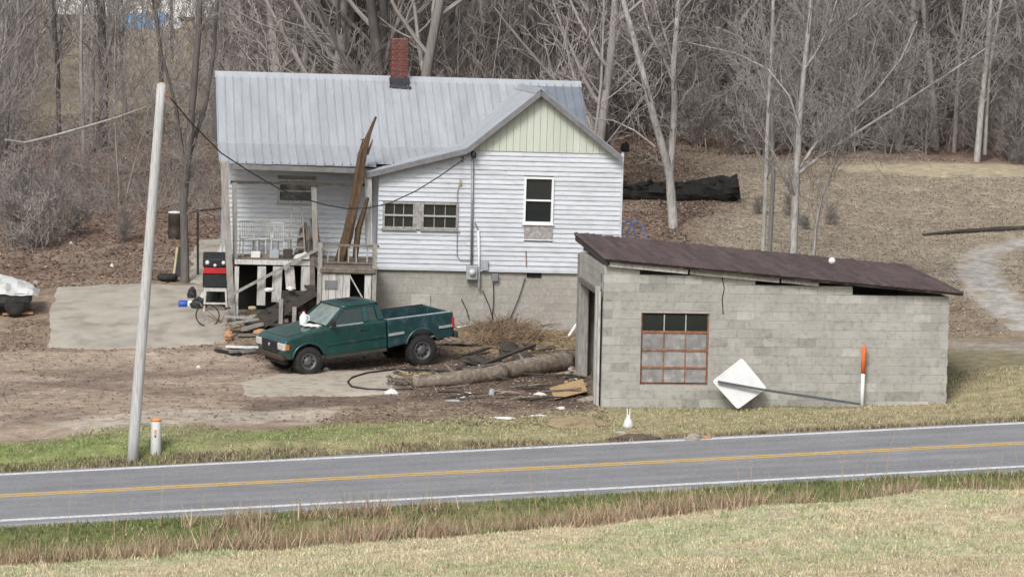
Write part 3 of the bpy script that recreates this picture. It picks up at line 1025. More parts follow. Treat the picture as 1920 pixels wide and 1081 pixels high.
# porch
porch = bpy.data.objects.new('porch', None); link(porch, house)
zd = hp(500, 485, 0).z                                    # deck
dk = MB(); dk.box(XL, -.003, .0, PORCH - .04, zd - .16, zd - .04); dk.build('deck_frame', 'old_wood', porch)
y = -.04
while y < PORCH - .08:
    m = MB(); m.box(XL - .05 + random.uniform(-.03, .03), -.004, y, y + .135, zd - .037, zd + random.uniform(-.003, .004)); m.build('deck_board', 'old_wood', porch); y += .142
def post(a, b, yl, w_, mat='weathered', name='post'):
    p, q = hp(*a, yl), hp(*b, yl)
    m = MB(); m.beam(p, q, w_, w_, up=(0, 1, 0)); return m.build(name, mat, porch, bevel=.006)
post((419, 303), (436, 604), -.08, .17)
post((440, 342), (441, 500), .1, .12)
post((588, 343), (592, 470), .1, .13)
post((690, 322), (692, 460), -.18, .17, 'weathered_pale')
post((585, 470), (587, 600), -.05, .13, 'old_wood')
m = MB(); m.beam(hp(432, 341, .1), hp(694, 347, -.1), .05, .07); m.build('rail_beam', 'dark_wood', porch)
m = MB(); m.beam(Vector((XL, -.02, ze - .1)), Vector((-.1, -.02, ze - .14)), .08, .13); m.build('eave_beam', 'trim_grey', porch)
# white slats and dark openings under the deck
zg = HF.gl(-2.5, 0) - .1
m = MB(); m.box(XL + .1, -.05, 1.2, 1.25, zg, zd - .17); m.build('under_deck_shade', 'dark_in', porch)  # near-black sheet stands for the shade under the deck
for x0, x1, y0, y1, mt_ in ((440, 592, 486, 498, 'weathered_pale'),):
    a, b = hp(x0, y0, -.06), hp(x1, y1, -.06)
    m = MB(); m.box(a.x, b.x, -.085, -.045, b.z, a.z); m.build('rim_board', mt_, porch)
for x0, x1, yb, lean in ((440, 446, 590, 0), (483, 497, 572, 0), (512, 528, 566, -.02), (533, 550, 542, .06), (565, 580, 548, 0)):
    a, b = hp(x0, 499, -.07), hp(x1, yb, -.07)
    m = MB(); m.prism([(a.x, -.09, a.z), (b.x, -.09, a.z), (b.x + lean, -.09, b.z), (a.x + lean, -.09, b.z)], (0, .035, 0)); m.build('slat', 'weathered_pale', porch)
# landing box in front of the deck
LY = -1.25
lz = hp(650, 492, LY).z
x0, x1 = hp(596, 500, LY).x, hp(706, 500, LY).x
m = MB(); m.box(x0, x1, LY, -.1, lz - .2, lz - .03); m.build('landing_frame', 'old_wood', porch)
for i in range(8):
    m = MB(); m.box(x0 - .02, x1 + .02, LY - .03 + i * .145, LY + .105 + i * .145, lz - .029, lz + random.uniform(0, .006)); m.build('deck_board', 'old_wood', porch)
m = MB(); m.beam(hp(600, 506, LY - .05), hp(705, 509, LY - .05), .1, .15); m.build('rim_log', 'old_wood', porch, bevel=.03)
zl = HF.gl(-.8, LY) - .1
for xx in (x0 + .05, x1 - .05):
    m = MB(); m.beam((xx, LY, zl), (xx, LY, hp(650, 457, LY).z + .02), .11); m.build('post', 'weathered', porch)
m = MB(); m.beam((x0 - .03, LY, hp(650, 459, LY).z), (x1 + .05, LY, hp(650, 459, LY).z - .02), .08, .06); m.build('hand_rail', 'old_wood', porch)
for i in range(1, 6):
    xx = x0 + (x1 - x0) * i / 6 + random.uniform(-.03, .03)
    m = MB(); m.beam((xx, LY + .01, lz), (xx + random.uniform(-.02, .02), LY + .01, hp(650, 461, LY).z - .03), .035); m.build('baluster', 'weathered', porch)
xs = np.linspace(x0 + .11, x1 - .12, 8)
zt = lz - .3
for i in range(7):
    if i in (4, 5):
        continue
    m = MB(); m.box(xs[i] + .006, xs[i + 1] - .006, LY - .02, LY + .015, zl, zt + random.uniform(-.02, .02)); m.build('slat', 'weathered_pale', porch)
m = MB(); m.beam((xs[4] - .02, LY - .035, zt - .02), (xs[6] + .05, LY - .035, zt - .75), .03, .13, up=(0, 1, 0)); m.build('brace', 'weathered_pale', porch)
m = MB(); m.beam((x0, LY - .01, zt + .03), (x1, LY - .01, zt + .03), .03, .1, up=(0, 1, 0)); m.build('rail', 'weathered_pale', porch)
m = MB(); m.box(x0 + .05, x1 - .05, LY + .5, LY + .55, zl, zt); m.build('under_deck_shade', 'dark_in', porch)  # near-black sheet stands for the shade inside the landing
a, b = hp(609, 525, LY - .04), hp(632, 542, LY - .04)
m = MB(); m.box(a.x, b.x, LY - .045, LY - .022, b.z, a.z); m.build('vent_plate', 'trim_grey', porch)
# stairs down to the left
for yy in (-1.15, -.35):
    p, q = hp(592, 545, yy), hp(468, 625, yy)
    q.z = HF.gl(q.x, yy) + .02
    m = MB(); m.beam(p, q, .05, .24, up=(0, 0, 1)); m.build('stair_stringer', 'dark_wood', porch)
p, q = hp(592, 535, -1.15), hp(468, 620, -1.15); q.z = HF.gl(q.x, -.8) + .08
for i in range(7):
    t = (i + .5) / 7
    c = p.lerp(q, t)
    m = MB(); m.box(c.x - .13, c.x + .13, -1.18, -.32, c.z - .02, c.z + .02); m.build('stair_tread', 'dark_wood', porch)
for xx, yt in ((527, 560), (552, 575)):
    p = hp(xx, yt, -1.2); m = MB(); m.beam((p.x, -1.22, HF.gl(p.x, -1.2) - .1), p, .1); m.build('stair_post', 'weathered', porch)
m = MB(); m.box(hp(528, 570, -.3).x, hp(592, 570, -.3).x, -.3, -.26, zg, hp(560, 545, -.3).z); m.build('stair_back', 'dark_wood', porch)

# things on and around the porch -----------------------------------------
def hw(p):
    return HF.M @ Vector(p)
# snapped trunk leaning on the roof edge
m = MB()
pa = [hp(640, 490, -.75), hp(652, 440, -.68), hp(667, 370, -.55), hp(680, 290, -.42), hp(692, 250, -.36), hp(705, 219, -.33)]
m.tube([hw(p) for p in pa], [.145, .14, .125, .11, .06, .03], 9, jit=.6)
bt = m.build('leaning_log', 'split_wood'); tag(bt, 'snapped brown tree trunk leaning upright against the porch roof edge', 'trunk')
m = MB()
for a, b, r in (((685, 262), (676, 262), .03), ((688, 290), (699, 262), .045), ((672, 300), (680, 262), .05)):
    m.tube([hw(hp(*a, -.4)), hw(hp(*b, -.4))], [r, r * .3], 5, jit=.3)
m.build('splinter', 'split_wood', bt)
m = MB(); m.tube([hw(p) for p in (hp(666, 485, -.6), hp(672, 430, -.55), hp(690, 370, -.5))], [.07, .08, .05], 7, jit=.3)
tag(m.build('split_limb', 'split_wood'), 'short reddish split limb beside the snapped trunk on the landing', 'limb')
m = MB(); m.beam(hw(hp(427, 556, -.35)), hw(hp(598, 466, -.15)), .05, .07)
tag(m.build('loose_plank', 'weathered'), 'long pale plank leaning diagonally from the ground up to the porch deck', 'plank')

def chair(loc, rz, label, flip=False):
    t = thing('garden_chair', label, 'chair', loc, rz, 'metal chairs on the porch')
    s = .4
    for i in (-1, 1):
        for j in (-1, 1):
            m = MB(); m.tube([(i * s / 2, j * s / 2, 0), (i * s / 2 * .9, j * s / 2 * .9, .45)], .02, 5); m.build('leg', 'chair_paint', t)
    m = MB()
    for k in range(6):
        y = -.2 + k * .08
        m.beam((-.2, y, .45), (.2, y, .45), .03, .015)
    m.beam((-.2, -.2, .44), (-.2, .2, .44), .02); m.beam((.2, -.2, .44), (.2, .2, .44), .02)
    m.build('seat', 'chair_paint', t)
    m = MB()
    m.tube([(-.19, .19, .45), (-.19, .23, .9), (.19, .23, .9), (.19, .19, .45)], .02, 5)
    for k in range(5):
        xx = -.12 + k * .06
        m.tube([(xx, .2, .5), (xx, .23, .9)], .011, 4)
    m.build('backrest', 'chair_paint', t)
    return t
for i, (px, rz, lab) in enumerate(((466, .2, 'rusty white metal garden chair at the far end of the porch'), (492, -.5, 'middle white metal garden chair of the three on the porch'), (527, 2.6, 'white metal garden chair standing beside the stepladder'))):
    p = hp(px, 470, .75 + .25 * (i % 2)); p.z = zd + .005
    chair(hw(p), rz + R(7), lab)
t = thing('step_ladder', 'weathered grey stepladder standing on the porch before the window', 'ladder', hw((hp(556, 470, .8).x, .8, zd + .005)), R(7))
for sx in (-1, 1):
    m = MB(); m.beam((sx * .22, -.2, 0), (sx * .13, .1, 1.25), .03, .06); m.build('rail', 'weathered', t)
    m = MB(); m.beam((sx * .2, .42, 0), (sx * .13, .14, 1.22), .025, .04); m.build('rear_leg', 'weathered', t)
for k in range(4):
    z = .25 + k * .27; m = MB(); m.box(-.2 + k * .018, .2 - k * .018, -.2 + .24 * z - .05, -.2 + .24 * z + .06, z, z + .025); m.build('step', 'weathered', t)
m = MB(); m.box(-.15, .15, .02, .2, 1.25, 1.29); m.build('top', 'weathered', t)
def heap(name, label, cat, c, rx, ry, rz, mat, n=12, seed=0, group=None):
    """crumpled heap: uneven low mound"""
    rr = np.random.default_rng(seed)
    m = MB()
    k = 14
    rings = [(1.0, -.12), (.95, .12), (.75, .55), (.45, .85), (.12, 1.0)]
    V = []
    for a, h in rings:
        for i in range(k):
            t = 2 * math.pi * i / k
            j = 1 + (rr.random() - .5) * .5
            V.append((c[0] + rx * a * j * math.cos(t), c[1] + ry * a * j * math.sin(t), c[2] + rz * h * (1 + (rr.random() - .5) * .45)))
    q = [(a * k + i, a * k + (i + 1) % k, (a + 1) * k + (i + 1) % k, (a + 1) * k + i) for a in range(len(rings) - 1) for i in range(k)]
    m.add(V, q=q, ng=[list(range((len(rings) - 1) * k, len(rings) * k))])
    return tag(m.build(name, mat), label, cat, group)
c = hw((hp(572, 470, .25).x, .25, zd)); heap('laundry_heap', 'pale crumpled cloth heap on the porch edge beside the post', 'cloth', c, .3, .2, .16, 'tarp_white', seed=3)
p = hw((hp(500, 470, .45).x, .45, zd)); heap('clutter_heap', 'low dark clutter lying under the porch chairs', 'clutter', p, .5, .22, .1, 'old_wood', seed=4)

p = hw((hp(571, 470, 1.0).x, 1.0, zd)); heap('junk_stack', 'tall grey stack of junk on the porch below the window', 'junk', p, .26, .26, .8, 'old_wood', seed=5)
p = hw((hp(600, 470, .7).x, .7, zd)); m = MB(); m.beam(p, p + Vector((-.18, .3, 1.25)), .1, .04); tag(m.build('leaning_board', 'clay_dark'), 'reddish narrow board leaning behind the porch post', 'board')
p = hw((hp(603, 470, 1.2).x, 1.2, zd)); m = MB(); m.beam(p, p + Vector((-.3, .2, 1.0)), .12, .04); tag(m.build('leaning_board', 'weathered'), 'grey narrow board leaning on the porch wall', 'board')
for i, (a, lab, mt_) in enumerate(((480, 'small pale box under the porch chairs', 'paper'), (515, 'small grey box standing between the porch chairs', 'grey_box'), (540, 'dark box at the foot of the stepladder', 'dark_wood'))):
    p = hw((hp(a, 470, .3).x, .3, zd + .005)); m = MB(); m.box(p.x - .12, p.x + .12, p.y - .1, p.y + .1, p.z, p.z + .16 + .04 * i); tag(m.build('porch_box', mt_, bevel=.01), lab, 'box')
q0, q1 = P(369, 393, 17.5), P(372, 452, 17.5)
t = thing('fence_post', 'thin dark fence post with a rail behind the black grill', 'fence', (q1.x, q1.y, g1(q1.x, q1.y)))
hz = q0.z - g1(q1.x, q1.y)
m = MB(); m.beam((0, 0, -.1), (-.03, 0, hz), .06); m.build('post', 'dark_wood', t)
m = MB(); m.tube([(-.45, .05, hz - .12), (0, 0, hz - .03), (.7, .1, hz + .06)], .03, 6); m.build('rail', 'dark_wood', t)
# ------------------------------------------------------------------ block shed
SF = Frame(P(1127, 764, 0), R(5.5), 0)
sp = SF.pix
shed = thing('block_shed', 'grey concrete-block shed with sloping brown shingle roof and rusty window', 'shed')
shed.matrix_world = SF.M
SW = sp(1778, 650, 0).x
SD = 5.0
rt0 = sp(1138, 487, 0); rt1 = sp(1802, 551, 0)             # front roof edge, under side
def rz_(x):
    return rt0.z + (rt1.z - rt0.z) * (x - rt0.x) / (rt1.x - rt0.x)
a, b = sp(1203, 586, 0), sp(1327, 722, 0)
SWIN = (a.x, b.x, b.z, a.z)
zbot = -.35
CH = .2
# core wall behind the blocks (mortar), with the window left open
m = MB()
def core(x0, x1, z0, z1f):
    m.prism([(x0, .007, z0), (x1, .007, z0), (x1, .007, z1f(x1)), (x0, .007, z1f(x0))][::-1], (0, .18, 0))
tp = lambda x: rz_(x) - .3
core(.02, SWIN[0], zbot, tp); core(SWIN[1], SW - .02, zbot, tp)
core(SWIN[0], SWIN[1], zbot, lambda x: SWIN[2]); core(SWIN[0], SWIN[1], SWIN[3], tp)
fw_ = m.build('front_wall', 'mortar', shed)
NZ = 17
bw = .4055
meshes = {}
def blockmesh(wd, mat):
    k = (round(wd, 3), mat)
    if k not in meshes:
        o = MB().box(.0028, wd - .0028, 0, .19, .0028, CH - .0028).build('block', mat, fw_, bevel=.002)
        me = o.data
        bpy.data.objects.remove(o)
        meshes[k] = me
    return meshes[k]
crackx = sp(1356, 560, 0).x
pale = {(0, 13), (0, 11), (1, 14), (2, 15), (0, 14), (14, 12), (15, 12), (12, 13), (13, 12), (18, 10), (17, 11), (18, 0), (17, 0), (1, 0), (0, 0), (8, 14), (9, 14), (10, 13), (11, 13)}
dark = {(0, 10), (2, 13), (3, 13), (8, 7), (9, 8), (9, 6), (4, 1), (5, 1), (2, 1), (13, 13), (6, 1), (0, 12), (0, 8), (6, 7), (7, 9)}
rr = random.Random(5)
for i in range(-1, NZ):
    z0 = i * CH + .02
    off = 0 if i % 2 else -bw / 2
    n = 0
    x = off
    while x < SW - .03:
        x0, x1 = max(x, 0), min(x + bw, SW)
        idx = int(round((x - off) / bw))
        x += bw
        pieces = [(x0, x1)]
        if z0 + CH * .6 > SWIN[2] and z0 + CH * .4 < SWIN[3]:
            pieces = []
            if x0 < SWIN[0] - .03: pieces.append((x0, min(x1, SWIN[0])))
            if x1 > SWIN[1] + .03: pieces.append((max(x0, SWIN[1]), x1))
        for p0, p1 in pieces:
            if p1 - p0 < .04 or z0 + CH > rz_(p1) - .035:
                continue
            q = rr.random()
            mt_ = 'block_pale' if ((idx, i) in pale or q < .03) else 'block_dark' if ((idx, i) in dark or q > .97) else 'block'
            top = z0 + 2.2 * CH > rz_(p1)
            if top and rr.random() < .35: mt_ = 'block_pale'
            if i <= 1 and rr.random() < .35 and mt_ == 'block': mt_ = 'block_dark'
            o = bpy.data.objects.new('block', None if False else blockmesh(p1 - p0, mt_))
            link(o, fw_)
            sh = .022 if (p0 > crackx - .02 and 11 <= i <= 13) else 0
            if mt_ != 'block': pass
            o.location = (p0 + sh * (1 if p0 < crackx + 1.3 else 0), rr.uniform(-.005, .004), z0 + rr.uniform(-.002, .002))
m = MB()
for (a0, b0), (a1, b1) in zip(((1354, 520), (1358, 540), (1354, 560)), ((1358, 540), (1354, 560), (1356, 588))):
    m.beam(sp(a0, b0, -.004), sp(a1, b1, -.004), .018, .012, up=(0, 1, 0))
m.build('crack', 'dark_in', fw_)
# right and back walls
m = MB(); m.prism([(SW - .2, .2, zbot), (SW - .2, SD, zbot), (SW - .2, SD, rz_(SW) - .1), (SW - .2, .2, rz_(SW) - .1)], (.19, 0, 0)); m.build('side_wall', 'block', shed)
m = MB(); m.prism([(0.2, SD - .2, zbot), (SW, SD - .2, zbot), (SW, SD - .2, rz_(SW) - .1), (.2, SD - .2, rz_(.2) - .1)], (0, .2, 0)); m.build('back_wall', 'block', shed)
# left side: open bay between the front return and the back pillar
m = MB()
for i in range(0, 3):
    for j in range(12):
        z0 = rz_(0) - .75 + i * .2; y0 = .2 + j * .4 - (i % 2) * .2
        if y0 < .2: y0 = .2
        if y0 + .4 > SD: continue
        mb = MB(); mb.box(-.0, .19, y0 + .005, y0 + .395, z0 + .004, z0 + .196); mb.build('block', 'block', fw_)
m = MB(); m.box(-.03, .2, SD - .62, SD, zbot, rz_(0) - .2); m.build('pillar', 'weathered', shed, bevel=.02)
m = MB(); m.box(.03, .16, .2, .62, zbot, rz_(0) - .75); m.build('door_jamb_wall', 'block_dark', shed)
for k in range(4):
    y0 = .16 + k * .17
    m = MB(); m.box(-.09 + rr.uniform(-.015, .01), -.04, y0, y0 + .155, -.02, rz_(0) - .62 - rr.uniform(0, .12)); m.build('door_plank', 'weathered_pale', shed)
m = MB(); m.box(-.06, -.0, .2, SD - .6, rz_(0) - .86, rz_(0) - .74); m.build('lintel', 'old_wood', shed)
m = MB(); m.box(.3, SW - .3, 2.9, 2.95, zbot, 2.2); m.build('inner_shade', 'dark_in', shed)  # near-black sheet stands for the unlit inside of the shed
# window: steel sash, four rows of three panes
win = bpy.data.objects.new('window', None); link(win, shed)
x0, x1, z0, z1 = SWIN
m = MB()
for q in ((x0, x0 + .035, z0, z1), (x1 - .035, x1, z0, z1), (x0, x1, z0, z0 + .03), (x0, x1, z1 - .02, z1)):
    m.box(q[0] + .001, q[1] - .001, .05, .1, q[2] + .001, q[3] - .001)
m.build('frame', 'rust', win)
zm = sp(1260, 622, .05).z
rows = [z0 + .03, z0 + .03 + (zm - z0) * .30, z0 + .03 + (zm - z0) * .63, zm, z1 - .02]
for k, z in enumerate(rows[1:-1]):
    th_ = .02 if k != 2 else .026
    m = MB(); m.box(x0 + .036, x1 - .036, .04, .09, z - th_, z + th_); m.build('glazing_bar', 'rust', win)
cols = [x0 + .035 + (x1 - x0 - .07) * k / 3 for k in range(4)]
for r_ in range(4):
    for c_ in range(3):
        m = MB(); m.box(cols[c_] + .008, cols[c_ + 1] - .008, .065, .071, rows[r_] + .02, rows[r_ + 1] - .02); m.build('pane', 'pane' if r_ == 3 else 'milky_pane', win)
    for c_ in (1, 2):
        m = MB(); m.box(cols[c_] - .012, cols[c_] + .012, .045, .085, rows[r_] + .02, rows[r_ + 1] - .02); m.build('glazing_bar', 'rust' if r_ < 3 else 'muntin', win)
# roof
RK = .026
sroof = bpy.data.objects.new('roof', None); link(sroof, shed)
xa, xb = rt0.x - .06, rt1.x
m = MB(); m.prism([(xa, -.22, rz_(xa) - .03), (xb, -.22, rz_(xb) - .03), (xb, -.22, rz_(xb) + .03), (xa, -.22, rz_(xa) + .03)][::-1], (0, SD + 1.2, RK * (SD + 1.2))); m.build('roof_deck', 'dark_wood', sroof)
x = xb; k = 0
slope = (rt1.z - rt0.z) / (rt1.x - rt0.x)
while x > xa:
    xs_ = max(x - .2, xa - .02)
    for s_ in range(4):
        y0, y1 = -.27 + s_ * (SD + 1.32) / 4, -.27 + (s_ + 1) * (SD + 1.32) / 4
        if s_ == 0: y0 += rr.uniform(-.03, .03)
        if s_ == 3: y1 += rr.uniform(-.25, .05)
        lift = rr.uniform(0, .008)
        m = MB()
        zk = RK * (y0 + .22)
        m.prism([(xs_, y0, rz_(xs_) + .032 + zk), (x, y0, rz_(x) + .034 + zk), (x, y0, rz_(x) + .062 + lift + zk), (xs_, y0, rz_(xs_) + .034 + zk)][::-1], (0, y1 - y0 - .004, RK * (y1 - y0)))
        m.build('shingle_course', 'shingle', sroof)
    x -= .145
# fascia pieces: pale weathered boards, partly missing
for f0, f1, mt_, d in ((1142, 1290, 'weathered_pale', .1), (1294, 1462, 'weathered', .1), (1466, 1536, 'weathered', .08)):
    p, q = sp(f0, 500, -.12), sp(f1, 500, -.12)
    m = MB(); m.beam((p.x, -.12, rz_(p.x) - .085), (q.x, -.12, rz_(q.x) - .085), .03, d); m.build('fascia', mt_, sroof)
m = MB(); m.beam((xa + .03, -.2, rz_(xa) - .06), (xa + .03, SD + .9, rz_(xa) - .06 + RK * SD), .04, .1); m.build('fascia', 'dark_wood', sroof)
for k in range(6):
    y0 = .3 + k * .85; m = MB(); m.beam((xa + .06, y0, rz_(xa) - .08), (.4, y0, rz_(.4) - .1), .05, .1); m.build('rafter', 'old_wood', sroof)

# ------------------------------------------------------------------ road-side things
# leaning pole
b = P(248, 850, -6.45); b.z = g1(b.x, b.y)
t_ = P(303, 158, -6.3)
pole = thing('utility_pole', 'tall bare weathered utility pole leaning beside the road', 'pole', b)
n = 14
pp = [Vector((0, 0, -.3))] + [((t_ - b) * (i / n)) for i in range(1, n + 1)]
m = MB(); m.tube(pp, np.linspace(.118, .094, len(pp)), 14, jit=.05); m.build('shaft', 'pole_wood', pole, smooth=True)
top = t_ - b
m = MB(); m.lathe([(.094, 0), (.09, .02), (.03, .05)], 12, Matrix.Translation(top - Vector((0, 0, .01)))); m.build('cap', 'yellow_wood', pole)
m = MB(); m.tube([top + Vector((.05, -.02, -.22)), top + Vector((.16, -.02, -.24)), top + Vector((.18, -.02, -.3))], [.025, .03, .012], 6); m.build('wire_hook', 'rust', pole)
# service wire: pole to insulator on the house
A0 = t_ + Vector((.17, -.02, -.26)); B0 = HF.M @ hp(866, 301, -.08)
path = [(312, 182), (360, 232), (415, 287), (470, 323), (520, 352), (565, 371), (610, 384), (650, 391), (690, 390), (730, 381), (780, 358), (825, 330)]
ptsw = [A0]
for px, py in path[1:]:
    f = (px - 312) / (866 - 312)
    ptsw.append(P(px, py, A0.y + (B0.y - A0.y) * f))
ptsw.append(B0)
m = MB(); m.tube(ptsw, .014, 6, cap=False)
tag(m.build('service_wire', 'black'), 'thin dark overhead wire sagging from leaning pole to the house wall', 'wire')
# short white marker with orange cap
b = G(292, 851)
t = thing('cable_marker', 'short white marker post with orange cap beside the leaning pole', 'marker', b)
m = MB(); m.lathe([(.112, -.1), (.11, .65), (.11, .66)], 16); m.build('tube', 'white_plastic', t, smooth=True, bevel=.005)
m = MB(); m.lathe([(.115, .665), (.115, .7), (.1, .725), (.02, .73)], 16); m.build('cap', 'orange_cap', t, smooth=True)
m = MB(); m.box(-.025, .02, -.125, -.105, .42, .5); m.build('sticker', 'orange_cap', t)
m = MB(); m.box(-.02, .015, -.124, -.106, .34, .39); m.build('sticker', 'rust', t)
# tall orange and white marker before the shed
b = G(1616, 763); b.y = min(b.y, SF.w((SW * .75, 0, 0)).y - .15)
b = P(1616, 763, b.y); b.z = g1(b.x, b.y)
t = thing('pipeline_marker', 'slim white marker post with long orange sleeve before the block shed', 'marker', b)
hz = P(1619, 647, b.y).z - b.z
m = MB(); m.lathe([(.042, -.1), (.042, hz * .57)], 12); m.build('post', 'white_plastic', t, smooth=True)
m = MB(); m.lathe([(.052, hz * .55), (.052, hz * .97), (.03, hz)], 12); m.build('sleeve', 'orange', t, smooth=True)
t.rotation_euler = (0, R(.6), 0)
# fallen diamond sign leaning on the shed, seen from its back
t = thing('fallen_sign', 'diamond road sign seen from behind, leaning on the block shed', 'sign')
cY = -.42
cor = [SF.w(sp(x, y, yl)) for x, y, yl in ((1335, 714, -.45), (1391, 670, -.08), (1438, 727, -.35), (1383, 767, -.62))]
nrm = (cor[2] - cor[0]).cross(cor[3] - cor[1]).normalized()
poly = []
for i in range(4):
    p0, p1, p2 = cor[i - 1], cor[i], cor[(i + 1) % 4]
    a, b = p1 + (p0 - p1).normalized() * .07, p1 + (p2 - p1).normalized() * .07
    poly += [a, a.lerp(p1, .55).lerp(b.lerp(p1, .55), .5), b]
gmin = min(p.z - g1(p.x, p.y) for p in poly)
m = MB(); m.prism(poly, nrm * .006); m.build('plate', 'sign_back', t)
p0, p1 = SF.w(sp(1346, 715, -.52)), SF.w(sp(1436, 731, -.52))
p2 = SF.w(sp(1612, 757, -.3)); p2.z = max(p2.z, g1(p2.x, p2.y) + .04)
m = MB(); m.beam(p0, p1, .05, .07, up=(0, 1, 0)); m.beam(p1, p2, .05, .07, up=(0, 1, 0)); m.build('post', 'steel_dark', t)
# little white lamp-like plastic thing in the grass
b = G(1178, 803)
t = thing('plastic_bottle', 'white plastic bottle on twin wire legs in the verge grass', 'bottle', b)
m = MB(); m.lathe([(.11, 0), (.12, .06), (.09, .16), (.05, .24), (.045, .28)], 12); m.build('body', 'scrap_white', t, smooth=True)
for s_ in (-1, 1):
    m = MB(); m.tube([(s_ * .025, 0, .2), (s_ * .03, .05, .42)], .013, 5); m.build('leg', 'scrap_white', t)
# white ball behind the shed roof
q = SF.w((sp(1560, 487, 3.8).x, 3.8, 0)); q.z = SF.w((0, 0, rz_(sp(1560, 487, 3.8).x) + RK * 4)).z
t = thing('white_ball', 'small white ball resting on the brown shingle roof', 'ball', q)
m = MB(); m.lathe([(.005, .06), (.05, .075), (.08, .12), (.085, .15), (.075, .19), (.04, .225), (.005, .235)], 14); m.build('ball', 'white_plastic', t, smooth=True)
# ------------------------------------------------------------------ pickup truck
fr = G(577, 703); rear = G(790, 685)
WB = 3.05
hd = Vector((fr.x - rear.x, fr.y - rear.y))
hdn = hd.normalized()
lf = Vector((-hdn.y, hdn.x))                                # left of the heading: towards the road
axr = Vector((rear.x, rear.y)) - lf * .74                   # rear axle centre
scl = hd.length / WB
yaw = math.atan2(hdn.y, hdn.x)
zr_ = g1(axr.x, axr.y); ff = axr + hdn * WB * scl
zf_ = g1(ff.x, ff.y)
truck = thing('pickup_truck', 'dark green extended-cab pickup truck with bluish bed parked before the porch', 'truck')
sl_, sr_ = [sum(g1(*(axr + hdn * d * scl + lf * s * .74)) for d in (0, WB)) / 2 for s in (1, -1)]
Mx = Matrix.Translation((axr.x, axr.y, zr_)) @ Matrix.Rotation(yaw, 4, 'Z') @ Matrix.Rotation(-math.atan2(zf_ - zr_, WB * scl), 4, 'Y') @ Matrix.Rotation(math.atan2(sl_ - sr_, 1.48), 4, 'X')
PITCH = R(2.6)                                               # nose down: taller rear tyres and springs
pv = Matrix.Translation((WB, 0, .345))
Mx = Mx @ Matrix.Scale(scl, 4) @ pv @ Matrix.Rotation(PITCH, 4, 'Y') @ pv.inverted()
truck.matrix_world = Mx
print('TRUCK', scl, math.degrees(yaw))
# local axes: x forward from the rear axle, y to the left, z up
HWD = .83
def arch(cx, r, z0, n=12, dirn=1):
    a0 = math.asin((z0 - .36) / r)
    an = np.linspace(math.pi - a0, a0, n)
    return [(cx + r * math.cos(a), .36 + r * math.sin(a)) for a in (an if dirn > 0 else an[::-1])]
def side(poly, y0, y1, name, mat, bevel=.02, seg=2, par=truck):
    m = MB(); m.prism([(x, y0, z) for x, z in poly], (0, y1 - y0, 0))
    return m.build(name, mat, par, bevel=bevel, seg=seg)
FXA = WB
# body: cab sides and front wings in one lower shell
body = side([(.93, .42)] + arch(FXA, .43, .42) + [(3.6, .46), (3.68, .56), (3.70, .80), (3.64, .92), (3.5, .975), (3.1, 1.045), (2.5, 1.115), (.93, 1.12)], -HWD, HWD, 'body', 'truck_green', .06, 4)
# bonnet, a raised panel with its own edges
m = MB()
m.prism([(2.54, -.68, 1.1), (2.54, .68, 1.1), (3.1, .67, 1.038), (3.52, .62, .962), (3.52, -.62, .962), (3.1, -.67, 1.038)], (0, 0, .022)); m.build('bonnet', 'truck_green', truck, bevel=.012, seg=2)
# bed
bz = 1.11
for s in (-1, 1):
    pb = [(-.84, .5)] + arch(0, .45, .48) + [(.91, .42), (.91, bz), (-.84, bz + .005)]
    side(pb, s * (HWD - .0) - (.09 if s > 0 else 0), s * HWD + (.09 if s < 0 else 0), 'bed_side', 'truck_bed', .02, 2)
    m = MB(); m.beam((-.83, s * (HWD - .05), bz + .012), (.9, s * (HWD - .05), bz + .012), .085, .022, up=(0, 0, 1)); m.build('bed_rail', 'chrome_trim' if s > 0 else 'black', truck, bevel=.006)  # near rail coloured pale for the sheen on the bed top
m = MB(); m.box(-.82, .9, -HWD + .095, HWD - .095, .58, .62); m.build('bed_floor', 'black', truck)
m = MB(); m.box(.83, .905, -HWD + .092, HWD - .092, .6, bz); m.build('bed_front', 'truck_bed', truck)
tg = MB().box(-.89, -.82, -HWD + .02, HWD - .02, .56, bz).build('tailgate', 'truck_bed', truck, bevel=.012)
MB().box(-.905, -.885, -.12, .12, .88, .95).build('handle', 'black', tg)
m = MB(); m.box(-1.02, -.9, -HWD + .03, HWD - .03, .46, .62); m.build('rear_bumper', 'truck_dirty', truck, bevel=.03, seg=2)
for s in (-1, 1):
    m = MB(); m.box(-.905, -.84, s * HWD - (.1 if s > 0 else -.0), s * HWD + (.012 if s > 0 else .1), .72, .98); m.build('tail_light', 'red', truck, bevel=.01)
